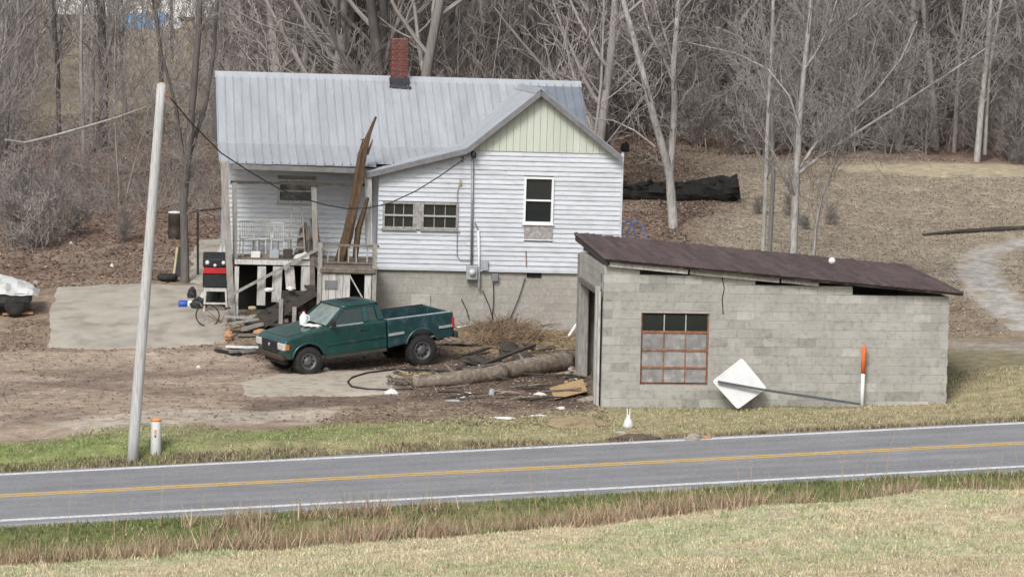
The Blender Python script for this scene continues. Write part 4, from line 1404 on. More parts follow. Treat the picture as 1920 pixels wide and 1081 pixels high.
# greenhouse
zb_, zt_ = 1.105, 1.545
yb, yt = HWD - .045, HWD - .2
WSb, WSt, RRb, RRt = 2.56, 1.98, .97, 1.08                  # windscreen base/top, rear base/top
def L(x, z, s):
    """point on the sloping cab side at height z"""
    t = (z - zb_) / (zt_ - zb_)
    return Vector((x, s * (yb + (yt - yb) * t), z))
def xw(z): return WSb + (WSt - WSb) * (z - zb_) / (zt_ - zb_)
def xrr(z): return RRb + (RRt - RRb) * (z - zb_) / (zt_ - zb_)
m = MB()
za, zc = 1.15, 1.49
for s in (-1, 1):
    inw = Vector((0, -s * .045, 0))
    for q in ([(xw(zb_) + .02, zb_), (xw(zt_) + .02, zt_), (xw(zt_) - .09, zt_), (xw(zb_) - .1, zb_)],                  # A pillar
              [(xw(zt_) - .05, zc), (xw(zt_) - .05, zt_), (xrr(zt_), zt_), (xrr(zc), zc)],                            # top rail
              [(1.53, zb_), (1.50, zt_), (1.36, zt_), (1.38, zb_)],                                                  # B pillar
              [(1.13, zb_), (1.17, zt_), (xrr(zt_), zt_), (xrr(zb_), zb_)],                                          # rear pillar
              [(xw(za), zb_ - .01), (xw(za), za), (xrr(za), za), (xrr(za), zb_ - .01)]):                             # belt
        pl = [L(x, z, s) for x, z in q]
        m.prism(pl if s < 0 else pl[::-1], inw)
m.build('cab_frame', 'truck_green', truck)
# roof with a slight crown
m = MB()
nx_, ny_ = 7, 9
V = []
for lay in (0, 1):
    for i in range(nx_):
        for j in range(ny_):
            u_, v_ = i / (nx_ - 1), j / (ny_ - 1) * 2 - 1
            x = (xrr(zt_) - .02) + u_ * (xw(zt_) + .05 - xrr(zt_) + .02)
            zz = zt_ - .02 + (.0 if lay == 0 else .03 + .05 * (1 - v_ ** 4) * (1 - (2 * u_ - 1) ** 6 * .6))
            V.append((x, v_ * (yt + .015), zz))
k = nx_ * ny_
q = []
for i in range(nx_ - 1):
    for j in range(ny_ - 1):
        a = i * ny_ + j
        q.append((a, a + 1, a + ny_ + 1, a + ny_)); q.append((k + a, k + a + ny_, k + a + ny_ + 1, k + a + 1))
for i in range(nx_ - 1):
    for j in (0, ny_ - 1):
        a = i * ny_ + j
        q.append((a, a + ny_, k + a + ny_, k + a) if j == 0 else (a + ny_, a, k + a, k + a + ny_))
for j in range(ny_ - 1):
    for i in (0, nx_ - 1):
        a = i * ny_ + j
        q.append((a + 1, a, k + a, k + a + 1) if i == 0 else (a, a + 1, k + a + 1, k + a))
m.add(V, q=q); m.build('roof', 'truck_green', truck, smooth=True)
m = MB(); m.box(1.45, 1.75, -.2, .2, zt_ + .058, zt_ + .07); m.build('sunroof', 'black', truck, bevel=.005)
# glass
m = MB(); m.prism([Vector((xw(za) - .01, -yb + .1, za)), Vector((xw(za) - .01, yb - .1, za)), Vector((xw(zc + .04) - .01, yt - .06, zc + .04)), Vector((xw(zc + .04) - .01, -yt + .06, zc + .04))], (-.01, 0, -.005)); m.build('windscreen', 'windscreen', truck)
for s in (-1, 1):
    for q, nm in (([(1.54, za), (1.51, zc), (xw(zc) - .09, zc), (xw(za) - .11, za)], 'door_glass'), ([(1.16, za), (1.18, zc), (1.36, zc), (1.37, za)], 'quarter_glass')):
        pl = [L(x, z, s) - Vector((0, s * .02, 0)) for x, z in q]
        m = MB(); m.prism(pl if s > 0 else pl[::-1], (0, -s * .006, 0)); m.build(nm, 'car_glass', truck)
m = MB(); m.prism([Vector((xrr(za) + .01, -yb + .1, za)), Vector((xrr(za) + .01, yb - .1, za)), Vector((xrr(zc) + .01, yt - .08, zc)), Vector((xrr(zc) + .01, -yt + .08, zc))][::-1], (.006, 0, 0)); m.build('rear_glass', 'car_glass', truck)
m = MB()
for s in (-1, 1):
    p = [L(xrr(zb_) - .001, zb_, s), L(xrr(zt_) - .001, zt_, s)]
    m.beam(p[0] - Vector((-.03, s * .06, 0)), p[1] - Vector((-.03, s * .06, 0)), .05, .1)
m.build('rear_pillars', 'truck_green', truck)
m = MB()
for s in (-1, 1):
    m.box(1.35, 1.5, s * .38 - .24, s * .38 + .24, 1.0, 1.32); m.box(1.38, 1.46, s * .38 - .12, s * .38 + .12, 1.33, 1.45)
m.build('seats', 'black', truck, bevel=.04, seg=2)
m = MB(); m.tube([(2.1 + .06 * math.cos(a), .38 + .18 * math.cos(a), 1.1 + .17 * math.sin(a)) for a in np.linspace(0, 6.28, 16)], .014, 5); m.build('steering_wheel', 'black', truck)
# doors: shallow panel proud of the shell
for s in (-1, 1):
    pl = [Vector((x, s * (HWD + .001), z)) for x, z in ((1.42, .5), (1.42, 1.07), (2.45, 1.07), (2.56, 1.0), (2.56, .5))]
    m = MB(); m.prism(pl if s < 0 else pl[::-1], (0, s * .007, 0)); d = m.build('door', 'truck_green', truck, bevel=.004)
    MB().box(1.5, 1.66, s * HWD + (.008 if s > 0 else -.03), s * HWD + (.03 if s > 0 else -.008), .93, .97).build('handle', 'black', d, bevel=.006)
    m = MB(); m.beam((1.56, s * (HWD - .01), 1.125), (2.44, s * (HWD - .01), 1.125), .03, .035, up=(0, 0, 1)); m.build('window_strip', 'chrome_trim', d)
    m = MB(); m.beam((1.0, s * (HWD + .014), .74), (2.56, s * (HWD + .014), .70), .03, .05, up=(0, 0, 1)); m.build('side_moulding', 'truck_bed', truck)
    m = MB(); m.beam((.48, s * (HWD + .01), .76), (.9, s * (HWD + .01), .745), .03, .06, up=(0, 0, 1)); m.build('bed_moulding', 'chrome_trim', truck); m = MB(); m.beam((-.83, s * (HWD + .01), .78), (-.47, s * (HWD + .01), .775), .03, .06, up=(0, 0, 1)); m.build('bed_moulding', 'chrome_trim', truck)
    m = MB(); m.box(.95, 2.58, s * HWD - (.03 if s > 0 else -.01), s * HWD - (.01 if s > 0 else -.03), .35, .43); m.build('rocker', 'truck_dirty', truck, bevel=.008)
    m = MB(); m.box(2.36, 2.46, s * HWD + (.03 if s > 0 else -.19), s * HWD + (.19 if s > 0 else -.03), 1.14, 1.28); m.beam((2.41, s * (HWD - .05), 1.14), (2.41, s * (HWD + .05), 1.18), .03); m.build('mirror', 'black', truck, bevel=.02, seg=2)
    for cx, nm in ((0, 'rear'), (FXA, 'front')):
        m = MB(); m.tube([(cx + .44 * math.cos(a), s * (HWD - .005), .36 + .44 * math.sin(a)) for a in np.linspace(.22, math.pi - .22, 15)], .03, 6); m.build('wheel_arch_lip', 'truck_green' if cx else 'truck_bed', truck, smooth=True)
# front end
m = MB(); m.box(3.66, 3.715, -.46, .46, .6, .86); g_ = m.build('grille', 'black', truck, bevel=.01)
for k in range(3):
    m = MB(); m.box(3.712, 3.724, -.44, .44, .69 + k * .06, .71 + k * .06); m.build('bar', 'black', g_)
m = MB(); m.lathe([(.045, 0), (.04, .012)], 12, Matrix.Translation((3.716, 0, .76)) @ Matrix.Rotation(R(90), 4, 'Y')); m.build('badge', 'chrome_trim', g_)
for s in (-1, 1):
    m = MB(); m.box(3.6, 3.708, s * .47 if s > 0 else -HWD - .004, HWD + .004 if s > 0 else -.47, .68, .85); h = m.build('headlight', 'lamp_glass', truck, bevel=.02, seg=2)
    m = MB(); m.box(3.55, 3.65, s * HWD - (.0 if s > 0 else .012), s * HWD + (.012 if s > 0 else .0), .69, .82); m.build('indicator', 'amber', h)
m = MB(); m.box(3.62, 3.74, -HWD + .06, HWD - .06, .44, .56); m.build('front_crossmember', 'rust_dark', truck, bevel=.02, seg=2)
m = MB(); m.box(3.5, 3.6, -.6, .6, .3, .42); m.build('air_dam', 'black', truck)
m = MB(); m.box(-.8, 3.5, -.4, -.3, .38, .46); m.box(-.8, 3.5, .3, .4, .38, .46); m.tube([(0, -.7, .25), (0, .7, .25)], .06, 8); m.tube([(FXA, -.7, .345), (FXA, .7, .345)], .05, 8); m.build('chassis', 'black', truck)
# wheels
def wheel(cx, s, par):
    w_ = bpy.data.objects.new('wheel', None); link(w_, par); w_.location = (cx, s * .73, .345) if cx else (0, s * .73, .345 - math.sin(PITCH) * WB + .04); w_.scale = (1, 1, 1) if cx else (1.115, 1.0, 1.115)
    Rm = Matrix.Rotation(R(-90 * s), 4, 'X')
    m = MB(); m.lathe([(.2, -.1), (.31, -.115), (.338, -.09), (.345, -.03), (.345, .03), (.338, .09), (.31, .115), (.2, .1)], 28, Rm, cap=False); ty = m.build('tyre', 'rubber', w_, smooth=True)
    m = MB()
    for k in range(36):
        a = 2 * math.pi * k / 36
        for zz in (-.06, .06):
            c = Vector((.344 * math.cos(a + (zz > 0) * .08), .344 * math.sin(a + (zz > 0) * .08), zz))
            m.box(-.012, .012, -.02, .02, -.04, .04, Rm @ Matrix.Translation(c) @ Matrix.Rotation(a, 4, 'Z'))
    m.build('tread', 'rubber', ty)
    m = MB(); m.lathe([(.205, .02), (.2, .1), (.185, .1), (.17, .05), (.09, .06), (.075, .09), (.03, .095)], 24, Rm); rm = m.build('rim', 'rim', w_, smooth=True)
    m = MB()
    for k in range(8):
        a = 2 * math.pi * k / 8
        c = Rm @ Vector((.13 * math.cos(a), .13 * math.sin(a), .056)); m.lathe([(.024, 0), (.02, .004)], 8, Matrix.Translation(c) @ Rm)
    m.build('vent_hole', 'dark_in', rm)
    return w_
for cx in (0, FXA):
    for s in (-1, 1):
        wheel(cx, s, truck)
# jug and papers lying at the foot of the windscreen
def tw(p): return truck.matrix_world @ Vector(p)
t = thing('plastic_jug', 'white plastic jug standing on the green truck bonnet at the windscreen', 'jug', tw((2.76, -.05, 1.098)), 0)
m = MB(); m.lathe([(.09, 0), (.1, .03), (.1, .2), (.06, .27), (.03, .3), (.03, .34)], 12); m.build('body', 'white_plastic', t, smooth=True)
m = MB(); m.tube([(.09, 0, .1), (.14, 0, .14), (.13, 0, .22), (.06, 0, .26)], .016, 5); m.build('handle', 'white_plastic', t)
m = MB(); m.lathe([(.034, .33), (.034, .36)], 10); m.build('cap', 'red', t)
for (x, y, a, lab) in ((2.72, .22, .3, 'crumpled pale paper lying beside the jug on the truck bonnet'), (2.66, .45, -.5, 'crumpled pale paper lying near the truck mirror on the bonnet')):
    c = tw((x, y, 1.12)); heap('paper_scrap', lab, 'paper', c, .15, .09, .05, 'paper', seed=int(x * 100))
# ------------------------------------------------------------------ junk in the yard
def gp(px, py, dz=0.0):
    p = G(px, py); p.z += dz
    return p
def rock(name, label, cat, c, r, mat, seed, group=None, squash=(1, 1, .7), parent=None):
    rr_ = np.random.default_rng(seed)
    m = MB()
    k, rings = 8, 5
    V = []
    for a in range(rings):
        ph = math.pi * (a + .5) / rings
        for i in range(k):
            t = 2 * math.pi * i / k + a * .3
            j = r * (1 + (rr_.random() - .5) * .45)
            V.append((c[0] + squash[0] * j * math.sin(ph) * math.cos(t), c[1] + squash[1] * j * math.sin(ph) * math.sin(t), c[2] + squash[2] * j * math.cos(ph)))
    q = [(a * k + i, (a + 1) * k + i, (a + 1) * k + (i + 1) % k, a * k + (i + 1) % k) for a in range(rings - 1) for i in range(k)]
    m.add(V, q=q, ng=[list(range(k)), list(range((rings - 1) * k, rings * k))[::-1]])
    o = m.build(name, mat, parent)
    return tag(o, label, cat, group) if parent is None else o
def logmesh(pix, radii, mat, name, label, cat, group=None, lift=.8, k=12, jit=.22, ys=None):
    p = []
    for i, (a, b) in enumerate(pix):
        q = gp(a, b) if ys is None else P(a, b, ys[i])
        if ys is None: q.z += radii[i] * lift
        p.append(q)
    # subdivide for an uneven surface
    pp, rr_ = [], []
    for i in range(len(p) - 1):
        for j in range(7):
            t = j / 7
            pp.append(p[i].lerp(p[i + 1], t)); rr_.append(radii[i] + (radii[i + 1] - radii[i]) * t)
    pp.append(p[-1]); rr_.append(radii[-1])
    m = MB(); m.tube(pp, rr_, k, jit=jit)
    return tag(m.build(name, mat, smooth=True), label, cat, group)

# felled trunk lying toward the shed
lg = logmesh([(1064, 693), (1000, 701), (930, 711)], [.25, .23, .19], 'log_bark', 'felled_log', 'thick felled grey log with its butt at the shed doorway', 'log')
lg2 = logmesh([(945, 712), (860, 722), (775, 727)], [.2, .19, .13], 'log_bark', 'felled_log', 'felled grey log with splintered end beside the black hose loop', 'log')
for par, spots in ((lg, ((1040, 690), (985, 697), (955, 703))), (lg2, ((900, 712), (850, 716), (815, 719)))):
    for a, b in spots:
        q = gp(a, b, .2); m = MB(); m.tube([q, q + Vector((random.uniform(-.25, .1), random.uniform(-.2, .1), random.uniform(.12, .3)))], [.06, .03], 6, jit=.3); m.build('branch_stub', 'log_bark', par)
m = MB()
rr = np.random.default_rng(3)
c0 = gp(752, 722)
for i in range(26):
    a = c0 + Vector((rr.uniform(-.35, .5), rr.uniform(-.25, .25), rr.uniform(.0, .12)))
    b = a + Vector((rr.uniform(-.35, .2), rr.uniform(-.15, .15), rr.uniform(-.03, .16)))
    m.beam(a, b, rr.uniform(.015, .05), rr.uniform(.02, .05))
o = m.build('splinter_heap', 'old_wood'); stuff(o, 'heap of dark wood splinters at the broken end of the felled log', 'splinters')
m = MB()
c0 = gp(812, 712)
for i in range(40):
    a = c0 + Vector((rr.uniform(-.6, .6), rr.uniform(-.3, .3), rr.uniform(.05, .18)))
    b = a + Vector((rr.uniform(-.3, .3), rr.uniform(-.15, .15), rr.uniform(-.06, .08)))
    m.beam(a, b, rr.uniform(.02, .05), rr.uniform(.01, .03))
stuff(m.build('wood_chips', 'yellow_wood'), 'fresh yellow wood chips strewn on the felled log', 'wood chips')
# dark timber chunks
for i, (a, b, r, sq, lab) in enumerate(((952, 655, .28, (1, .7, .75), 'round charred stump piece in front of the dry brush heap'), (982, 672, .26, (1.3, .7, .65), 'low charred wood lump touching the charred stump piece'),
        (893, 672, .27, (1.5, .8, .5), 'dark flattened timber lump behind the truck tailgate'), (938, 688, .2, (1.6, .6, .55), 'dark slab of timber lying behind the felled log'), (868, 682, .14, (1.4, .8, .5), 'small dark timber lump near the truck rear wheel'))):
    q = gp(a, b + 12); rock('timber_lump', lab, 'timber', (q.x, q.y, q.z + r * sq[2] * .7), r, 'dark_wood', 40 + i, 'dark timber lumps by the truck', sq)
m = MB(); m.beam(gp(870, 672, .06), gp(915, 662, .12), .12, .05); tag(m.build('charred_board', 'dark_wood'), 'short charred board lying flat behind the truck', 'board')
m = MB(); m.beam(gp(905, 690, .08), gp(1000, 662, .2), .14, .06); tag(m.build('charred_board', 'dark_wood'), 'long charred board sloping up over the debris behind the felled log', 'board')
# rubble at the shed doorway
rub = [(1072, 672, .13, 'stone', 'pale round stone on top of the rubble by the doorway'), (1092, 684, .12, 'yellow_wood', 'bright yellow chunk in the rubble by the doorway')]
rr2 = random.Random(9)
for i in range(18):
    rub.append((rr2.uniform(1062, 1106), rr2.uniform(682, 722), rr2.uniform(.05, .1), rr2.choice(['stone', 'clay', 'yellow_wood', 'stone', 'old_wood', 'paper']), 'small broken rubble chunk piled beside the shed doorway'))
for i, (a, b, r, mt_, lab) in enumerate(rub):
    q = gp(a, b + 6); z = q.z + r * .5
    rock('rubble_chunk', lab, 'rubble', (q.x, q.y, z), r, mt_, 80 + i, 'rubble by the shed doorway')
# plywood offcut
c = [gp(1030, 731, .03), gp(1092, 724, .16), gp(1101, 743, .1), gp(1040, 752, .03)]
m = MB(); m.prism(c, (0, 0, .02)); tag(m.build('plywood_offcut', 'plywood'), 'orange-brown plywood offcut lying before the shed door', 'plywood')
q = gp(1105, 752); rock('concrete_lump', 'pale concrete lump at the corner of the block shed', 'concrete', (q.x, q.y, q.z + .03), .2, 'stone', 7, None, (1.2, .8, .4))
# scraps
def scrap(px, py, w_, d_, h_, mat, lab, rz=0, cat='scrap'):
    q = gp(px, py)
    heap('litter_scrap', lab, cat, (q.x, q.y, q.z), w_ / 2, d_ / 2, h_, mat, seed=int(px + py), group='litter scattered in the yard')
for a in ((734, 738, .34, .2, .1, 'scrap_white', 'white litter bag lying under the splintered log end'), (862, 746, .28, .14, .07, 'paper', 'pinkish crumpled paper below the felled log'),
          (877, 740, .26, .12, .06, 'scrap_white', 'white crumpled paper touching the felled log'), (921, 740, .13, .1, .14, 'grey_box', 'small bluish tin standing below the felled log'),
          (951, 738, .2, .1, .06, 'grey_box', 'grey scrap lying under the thick log'), (1012, 740, .3, .12, .05, 'paper', 'pink flattened carton beside the plywood offcut'),
          (942, 784, .62, .1, .04, 'scrap_white', 'long white strip of litter in the dry grass'), (1010, 780, .42, .1, .04, 'scrap_white', 'short white strip of litter in the dry grass'),
          (850, 752, .5, .1, .03, 'grey_box', 'flat grey scrap on the bare soil below the logs'), (1052, 766, .2, .1, .05, 'paper', 'crumpled paper below the plywood offcut'),
          (612, 694, .16, .1, .07, 'paper', 'small crumpled litter by the truck front wheel'), (1165, 812, .3, .1, .03, 'grey_box', 'flat grey scrap half buried in the verge'),
          (212, 574, .14, .08, .04, 'scrap_white', 'white scrap lying on the concrete pad'), (133, 458, .1, .08, .08, 'scrap_white', 'white speck of litter in the leaves by the bushes'),
          (210, 500, .1, .08, .08, 'scrap_white', 'white speck of litter on the bank above the pad'), (372, 690, .12, .1, .06, 'paper', 'pale scrap lying alone on the brown drive')):
    scrap(*a)
# loose branches and boards through the debris
rr5 = random.Random(77)
for i in range(46):
    a, b = rr5.uniform(840, 1085), rr5.uniform(645, 752)
    q = gp(a, b, rr5.uniform(.03, .1)); an = rr5.uniform(-.6, .6); ln = rr5.uniform(.12, .5)
    d = Vector((math.cos(an) * ln, math.sin(an) * ln * .8, rr5.uniform(-.03, .08)))
    m = MB()
    if i % 3: m.tube([q - d, q + Vector((0, 0, .03)), q + d], [.03, .028, .012], 5, jit=.3)
    else: m.beam(q - d, q + d, rr5.uniform(.05, .14), .025)
    k = i % 3
    tag(m.build('loose_branch' if k else 'broken_board', ['old_wood', 'dark_wood', 'log_bark'][i % 3]), 'dead branch lying in the debris between truck and shed' if k else 'broken grey board lying in the debris between truck and shed', 'branch' if k else 'board', 'debris between truck and shed')
# hose loop
pth = [(860, 703), (800, 697), (740, 696), (690, 702), (660, 711), (652, 720), (660, 729), (690, 734), (735, 735), (775, 733)]
m = MB(); m.tube([gp(a, b, .05) for a, b in pth], .022, 6); tag(m.build('garden_hose', 'black'), 'black hose lying in an open loop on the pale slab', 'hose', None)
# pipes
m = MB(); m.tube([gp(858, 618, .04), gp(918, 607, .07)], .03, 7); tag(m.build('plastic_pipe', 'white_plastic'), 'white plastic pipe lying from truck tailgate to the foundation', 'pipe')
m = MB(); q = gp(1066, 632, .02); m.tube([q, q + Vector((.2, .35, .28))], .035, 7); tag(m.build('plastic_pipe', 'white_plastic'), 'short white pipe sticking up beside the shed pillar', 'pipe')
# clay lumps and scrap by the truck's nose
q = gp(428, 640); rock('clay_pot', 'orange stone standing at the foot of the porch post', 'stone', (q.x, q.y, q.z + .12), .15, 'clay', 12, None, (.8, .8, 1.1))
q = gp(487, 630); rock('clay_pot', 'orange lump of stone beyond the truck bonnet', 'stone', (q.x, q.y, q.z + .08), .13, 'clay', 13, None, (1.4, .8, .7))
for i, (a, b, c_, d_, mt_, lab) in enumerate(((405, 660, 450, 668, 'black', 'black metal strip lying in front of the truck'), (425, 656, 488, 660, 'scrap_white', 'white metal strip lying in front of the truck'), (430, 668, 480, 664, 'steel', 'grey metal strip lying in front of the truck bumper'))):
    m = MB(); m.beam(gp(a, b, .05 + .03 * i), gp(c_, d_, .06 + .03 * i), .14, .05); tag(m.build('metal_strip', mt_), lab, 'scrap metal')
# heap of timber under and before the porch
rr3 = random.Random(4)
woods = ['dark_wood', 'old_wood', 'dark_wood', 'weathered', 'dark_wood']
for i in range(22):
    a, b = rr3.uniform(450, 560), rr3.uniform(598, 632)
    q = gp(a, b, rr3.uniform(.04, .22)); an = rr3.uniform(-.7, .7); ln = rr3.uniform(.2, .5)
    m = MB(); d = Vector((math.cos(an) * ln, math.sin(an) * ln, rr3.uniform(-.05, .12)))
    m.beam(q - d, q + d, rr3.uniform(.06, .13), rr3.uniform(.04, .1)); tag(m.build('scrap_timber', rr3.choice(woods)), 'broken dark timber in the heap under the porch stairs', 'timber', 'timber heap under the porch')
for a, b, mt_, lab in ((473, 577, 'yellow_wood', 'pale cut log lying in the opening under the deck'), (505, 543, 'paper', 'pale cut block wedged under the porch slats'), (545, 541, 'paper', 'round pale cut end lying above the porch stairs')):
    c = HF.M @ hp(a, b, -.45); rock('cut_wood', lab, 'wood', c, .075, mt_, int(a), None, (1.6, .8, .7))
# black grill cart with red band on a white stand
q = gp(404, 583)
t = thing('grill_cart', 'black grill box with red band and white knobs on pale metal legs', 'grill', q, R(4))
m = MB()
for sx in (-1, 1):
    for sy in (-1, 1):
        m = MB(); m.beam((sx * .3, sy * .22, -.03), (sx * .26, sy * .2, .62), .05); m.build('leg', 'chair_paint', t)
m = MB(); m.beam((-.28, -.21, .58), (.28, -.21, .58), .04, .09); m.beam((-.29, -.21, .22), (.29, -.21, .22), .03, .05); m.beam((-.28, .21, .58), (.28, .21, .58), .04, .09); m.build('stand_rail', 'chair_paint', t)
m = MB(); m.box(-.34, .3, -.26, .26, .64, 1.0); m.build('fire_box', 'black', t, bevel=.02)
m = MB(); m.box(-.32, .29, -.29, .2, 1.003, 1.16); m.build('red_band', 'red', t, bevel=.01)
m = MB(); m.prism([(-.34, -.28, 1.163), (-.34, .26, 1.163), (-.34, .26, 1.5), (-.34, .1, 1.55), (-.34, -.28, 1.38)], (.66, 0, 0)); m.build('lid', 'black', t, bevel=.03)
for xx, r in ((-.22, .06), (.2, .055), (-.02, .045)):
    m = MB(); m.lathe([(r, 0), (r * .8, .03), (.01, .04)], 10, Matrix.Translation((xx, -.283, 1.29 if r > .05 else 1.22)) @ Matrix.Rotation(R(90), 4, 'X')); m.build('knob', 'white_plastic', t, smooth=True)
q = gp(412, 520); q = P(412, 470, 12.6); q.z = g1(q.x, q.y)
heap('tarp_heap', 'grey tarpaulin over a dark heap behind the black grill', 'tarp', (q.x, q.y + 1.4, q.z), .55, .5, 1.35, 'tarp_white', seed=21)
heap('black_sack', 'large black sack slumped behind the black grill', 'sack', (q.x + .05, q.y + .4, q.z), .45, .35, 1.1, 'black', seed=22)
# old bicycle frame with one wheel
q = gp(393, 612)
t = thing('bicycle', 'rusty bicycle remains lying at the edge of the concrete pad', 'bicycle', q, R(10))
m = MB(); m.tube([(-.05 + .3 * math.cos(a), .05 + .12 * math.sin(a), .27 + .27 * math.sin(a)) for a in np.linspace(0, 2 * math.pi, 22)], .017, 5, cap=False); wl_ = m.build('wheel', 'rubber', t)
m = MB()
for i in range(9):
    a = i * 2 * math.pi / 9
    m.tube([(-.05, .05, .27), (-.05 + .29 * math.cos(a), .05 + .115 * math.sin(a), .27 + .26 * math.sin(a))], .004, 3)
m.build('spokes', 'steel', wl_)
m = MB(); m.tube([(-.05, .05, .27), (.3, .1, .1), (.45, .1, .42), (-.2, .1, .5), (.3, .1, .1)], .018, 6); m.build('frame', 'rust', t)
m = MB(); m.tube([(-.2, .1, .5), (-.25, .1, .6), (-.4, .0, .62)], .014, 5); m.build('handlebar', 'steel', t)
m = MB(); m.box(.38, .55, .05, .15, .44, .48); m.build('saddle', 'black', t, bevel=.02)
q = gp(352, 577)
t = thing('cooler_jug', 'blue and white drink cooler lying on its side on the concrete pad', 'cooler', q + Vector((0, 0, .1)))
m = MB(); m.lathe([(.09, 0), (.1, .02), (.1, .22), (.085, .24)], 12, Matrix.Rotation(R(-90), 4, 'Y')); m.build('body', 'blue', t, smooth=True)
m = MB(); m.lathe([(.092, .002), (.09, .2), (.06, .22)], 12, Matrix.Rotation(R(90), 4, 'Y')); m.build('lid', 'white_plastic', t, smooth=True)
q = gp(372, 580); rock('black_bag', 'black bag lying beside the blue drink cooler', 'bag', (q.x, q.y, q.z + .14), .2, 'black', 33, None, (1.3, .9, .9))
q = gp(360, 562); rock('black_bag', 'small upright black bag behind the blue drink cooler', 'bag', (q.x, q.y, q.z + .14), .15, 'black', 34, None, (.8, .8, 1.3))
# barrel, leaning panel and tyre on the bank
q = gp(328, 447)
t = thing('barrel', 'dark brown barrel with white lid standing on the leafy bank', 'barrel', q)
m = MB(); m.lathe([(.19, -.1), (.2, .02), (.215, .2), (.205, .21), (.205, .42), (.215, .44), (.2, .68), (.195, .74)], 16); m.build('body', 'barrel', t, smooth=True)
m = MB(); m.lathe([(.2, .73), (.215, .75), (.21, .78), (.05, .8)], 16); m.build('lid', 'scrap_white', t, smooth=True)
q = gp(331, 520)
t = thing('dark_board', 'dark panel with pale edge leaning by the dark tree trunk', 'panel', q)
m = MB(); m.prism([(-.05, 0, -.05), (.17, .0, -.05), (.17, .2, .8), (.03, .2, .82)], (0, .05, 0)); m.build('board', 'black', t)
m = MB(); m.beam((-.08, 0, -.03), (.0, .2, .8), .06, .05); m.build('edge_strip', 'yellow_wood', t)
q = gp(314, 527)
m = MB(); m.tube([(q.x + .2 * math.cos(a), q.y + .2 * math.sin(a), q.z + .1) for a in np.linspace(0, 2 * math.pi, 20)], .09, 8, cap=False); tag(m.build('old_tyre', 'rubber', smooth=True), 'old tyre lying flat at the foot of the leaning panel', 'tyre')
# tarp-covered trailer at the left
q = gp(22, 588)
t = thing('junk_trailer', 'low trailer heaped with junk under a crumpled white tarpaulin', 'trailer', q, R(6))
m = MB(); m.box(-1.3, .5, -.5, .9, .28, .62); m.build('bed', 'truck_dirty', t, bevel=.04)
m = MB(); m.box(.1, .46, -.53, -.505, .35, .58); m.build('end_panel', 'black', t)
for sx in (-.9, .1):
    m = MB(); m.lathe([(.1, -.09), (.26, -.1), (.28, -.05), (.28, .05), (.26, .1), (.1, .09)], 18, Matrix.Translation((sx, -.42, .26)) @ Matrix.Rotation(R(90), 4, 'X')); m.build('wheel', 'rubber', t, smooth=True)
V = []; kx, ky = 16, 10
rr4 = np.random.default_rng(8)
for j in range(ky):
    for i in range(kx):
        u_, v_ = i / (kx - 1), j / (ky - 1)
        z = .64 + .38 * math.sin(math.pi * min(1, v_ * 1.1)) * math.sin(math.pi * (.25 + .72 * u_)) + rr4.uniform(-.05, .07)
        if i in (0, kx - 1) or j in (0, ky - 1): z = .56 + rr4.uniform(-.05, .03)
        V.append((-1.4 + 2.1 * u_, -.56 + 1.5 * v_, z))
m = MB(); m.add(V, q=[(j * kx + i, j * kx + i + 1, (j + 1) * kx + i + 1, (j + 1) * kx + i) for j in range(ky - 1) for i in range(kx - 1)])
o = m.build('tarpaulin', 'tarp_white', t); md = o.modifiers.new('solid', 'SOLIDIFY'); md.thickness = .012
m = MB(); m.beam(gp(5, 592, .05), gp(62, 590, .05), .3, .05); tag(m.build('red_board', 'clay'), 'reddish board lying on the ground below the covered trailer', 'board')
for a, b, s_ in ((68, 535, .1), (50, 560, .12), (60, 580, .1)):
    q = gp(a, b); rock('trailer_debris', 'pale lump of debris lying beside the covered trailer', 'debris', (q.x, q.y, q.z + s_ * .5), s_, 'stone', int(a), 'debris beside the trailer')
# charred logs on the slope behind the house
yl_ = 30
chl = []
c1_ = logmesh([(1140, 366), (1205, 358), (1290, 364), (1385, 349)], [.2, .28, .36, .38], 'char', 'charred_log', 'big black charred log on the slope, its blunt end toward the pale trees', 'log', ys=[30, 30, 30, 30], k=16, jit=.5)
c2_ = logmesh([(1140, 404), (1220, 403), (1290, 398), (1345, 388)], [.2, .24, .24, .12], 'char', 'charred_log', 'lower black charred log lying under the bigger charred log', 'log', ys=[29.4, 29.4, 29.4, 29.4], k=14, jit=.3)
for par, (xa_, ya_, xb_, yb_), yd in ((c1_, (1150, 345, 1380, 338), 30), (c2_, (1150, 395, 1330, 388), 29.4)):
    for pl_ in par.data.polygons: pl_.use_smooth = False
    m = MB()
    for i in range(60):
        f = random.random(); q = P(xa_ + (xb_ - xa_) * f, ya_ + (yb_ - ya_) * f + random.uniform(-2, 14), yd - random.uniform(.1, .3))
        m.tube([q, q + Vector((random.uniform(-.2, .2), random.uniform(-.1, .05), random.uniform(-.05, .14)))], [.06, .02], 5, jit=.5)
    stuff(m.build('charred_bark', 'char', par))
logmesh([(1130, 392), (1200, 390), (1285, 386)], [.1, .1, .07], 'log_bark', 'grey_log', 'thin grey log lying between the two charred logs', 'log', ys=[29, 29, 29], k=8)
q = gp(1172, 285); rock('black_drum', 'black drum-like lump behind the right eave of the house', 'drum', (q.x, q.y, q.z + .1), .24, 'char', 51, None, (.7, .7, 1))
for c, rx, lab in (((1178, 440), .35, 'small bright blue hose arc rising behind the house corner'), ((1193, 442), .42, 'larger bright blue hose arc behind the house corner')):
    q = P(*c, 16); zg_ = g1(q.x, q.y)
    m = MB(); m.tube([(q.x + rx * math.cos(a), q.y + .1 * math.sin(a), zg_ + .05 + (q.z + .35 - zg_) * math.sin(a)) for a in np.linspace(0, math.pi, 14)], .02, 6); tag(m.build('blue_hose', 'hose_blue'), lab, 'hose')
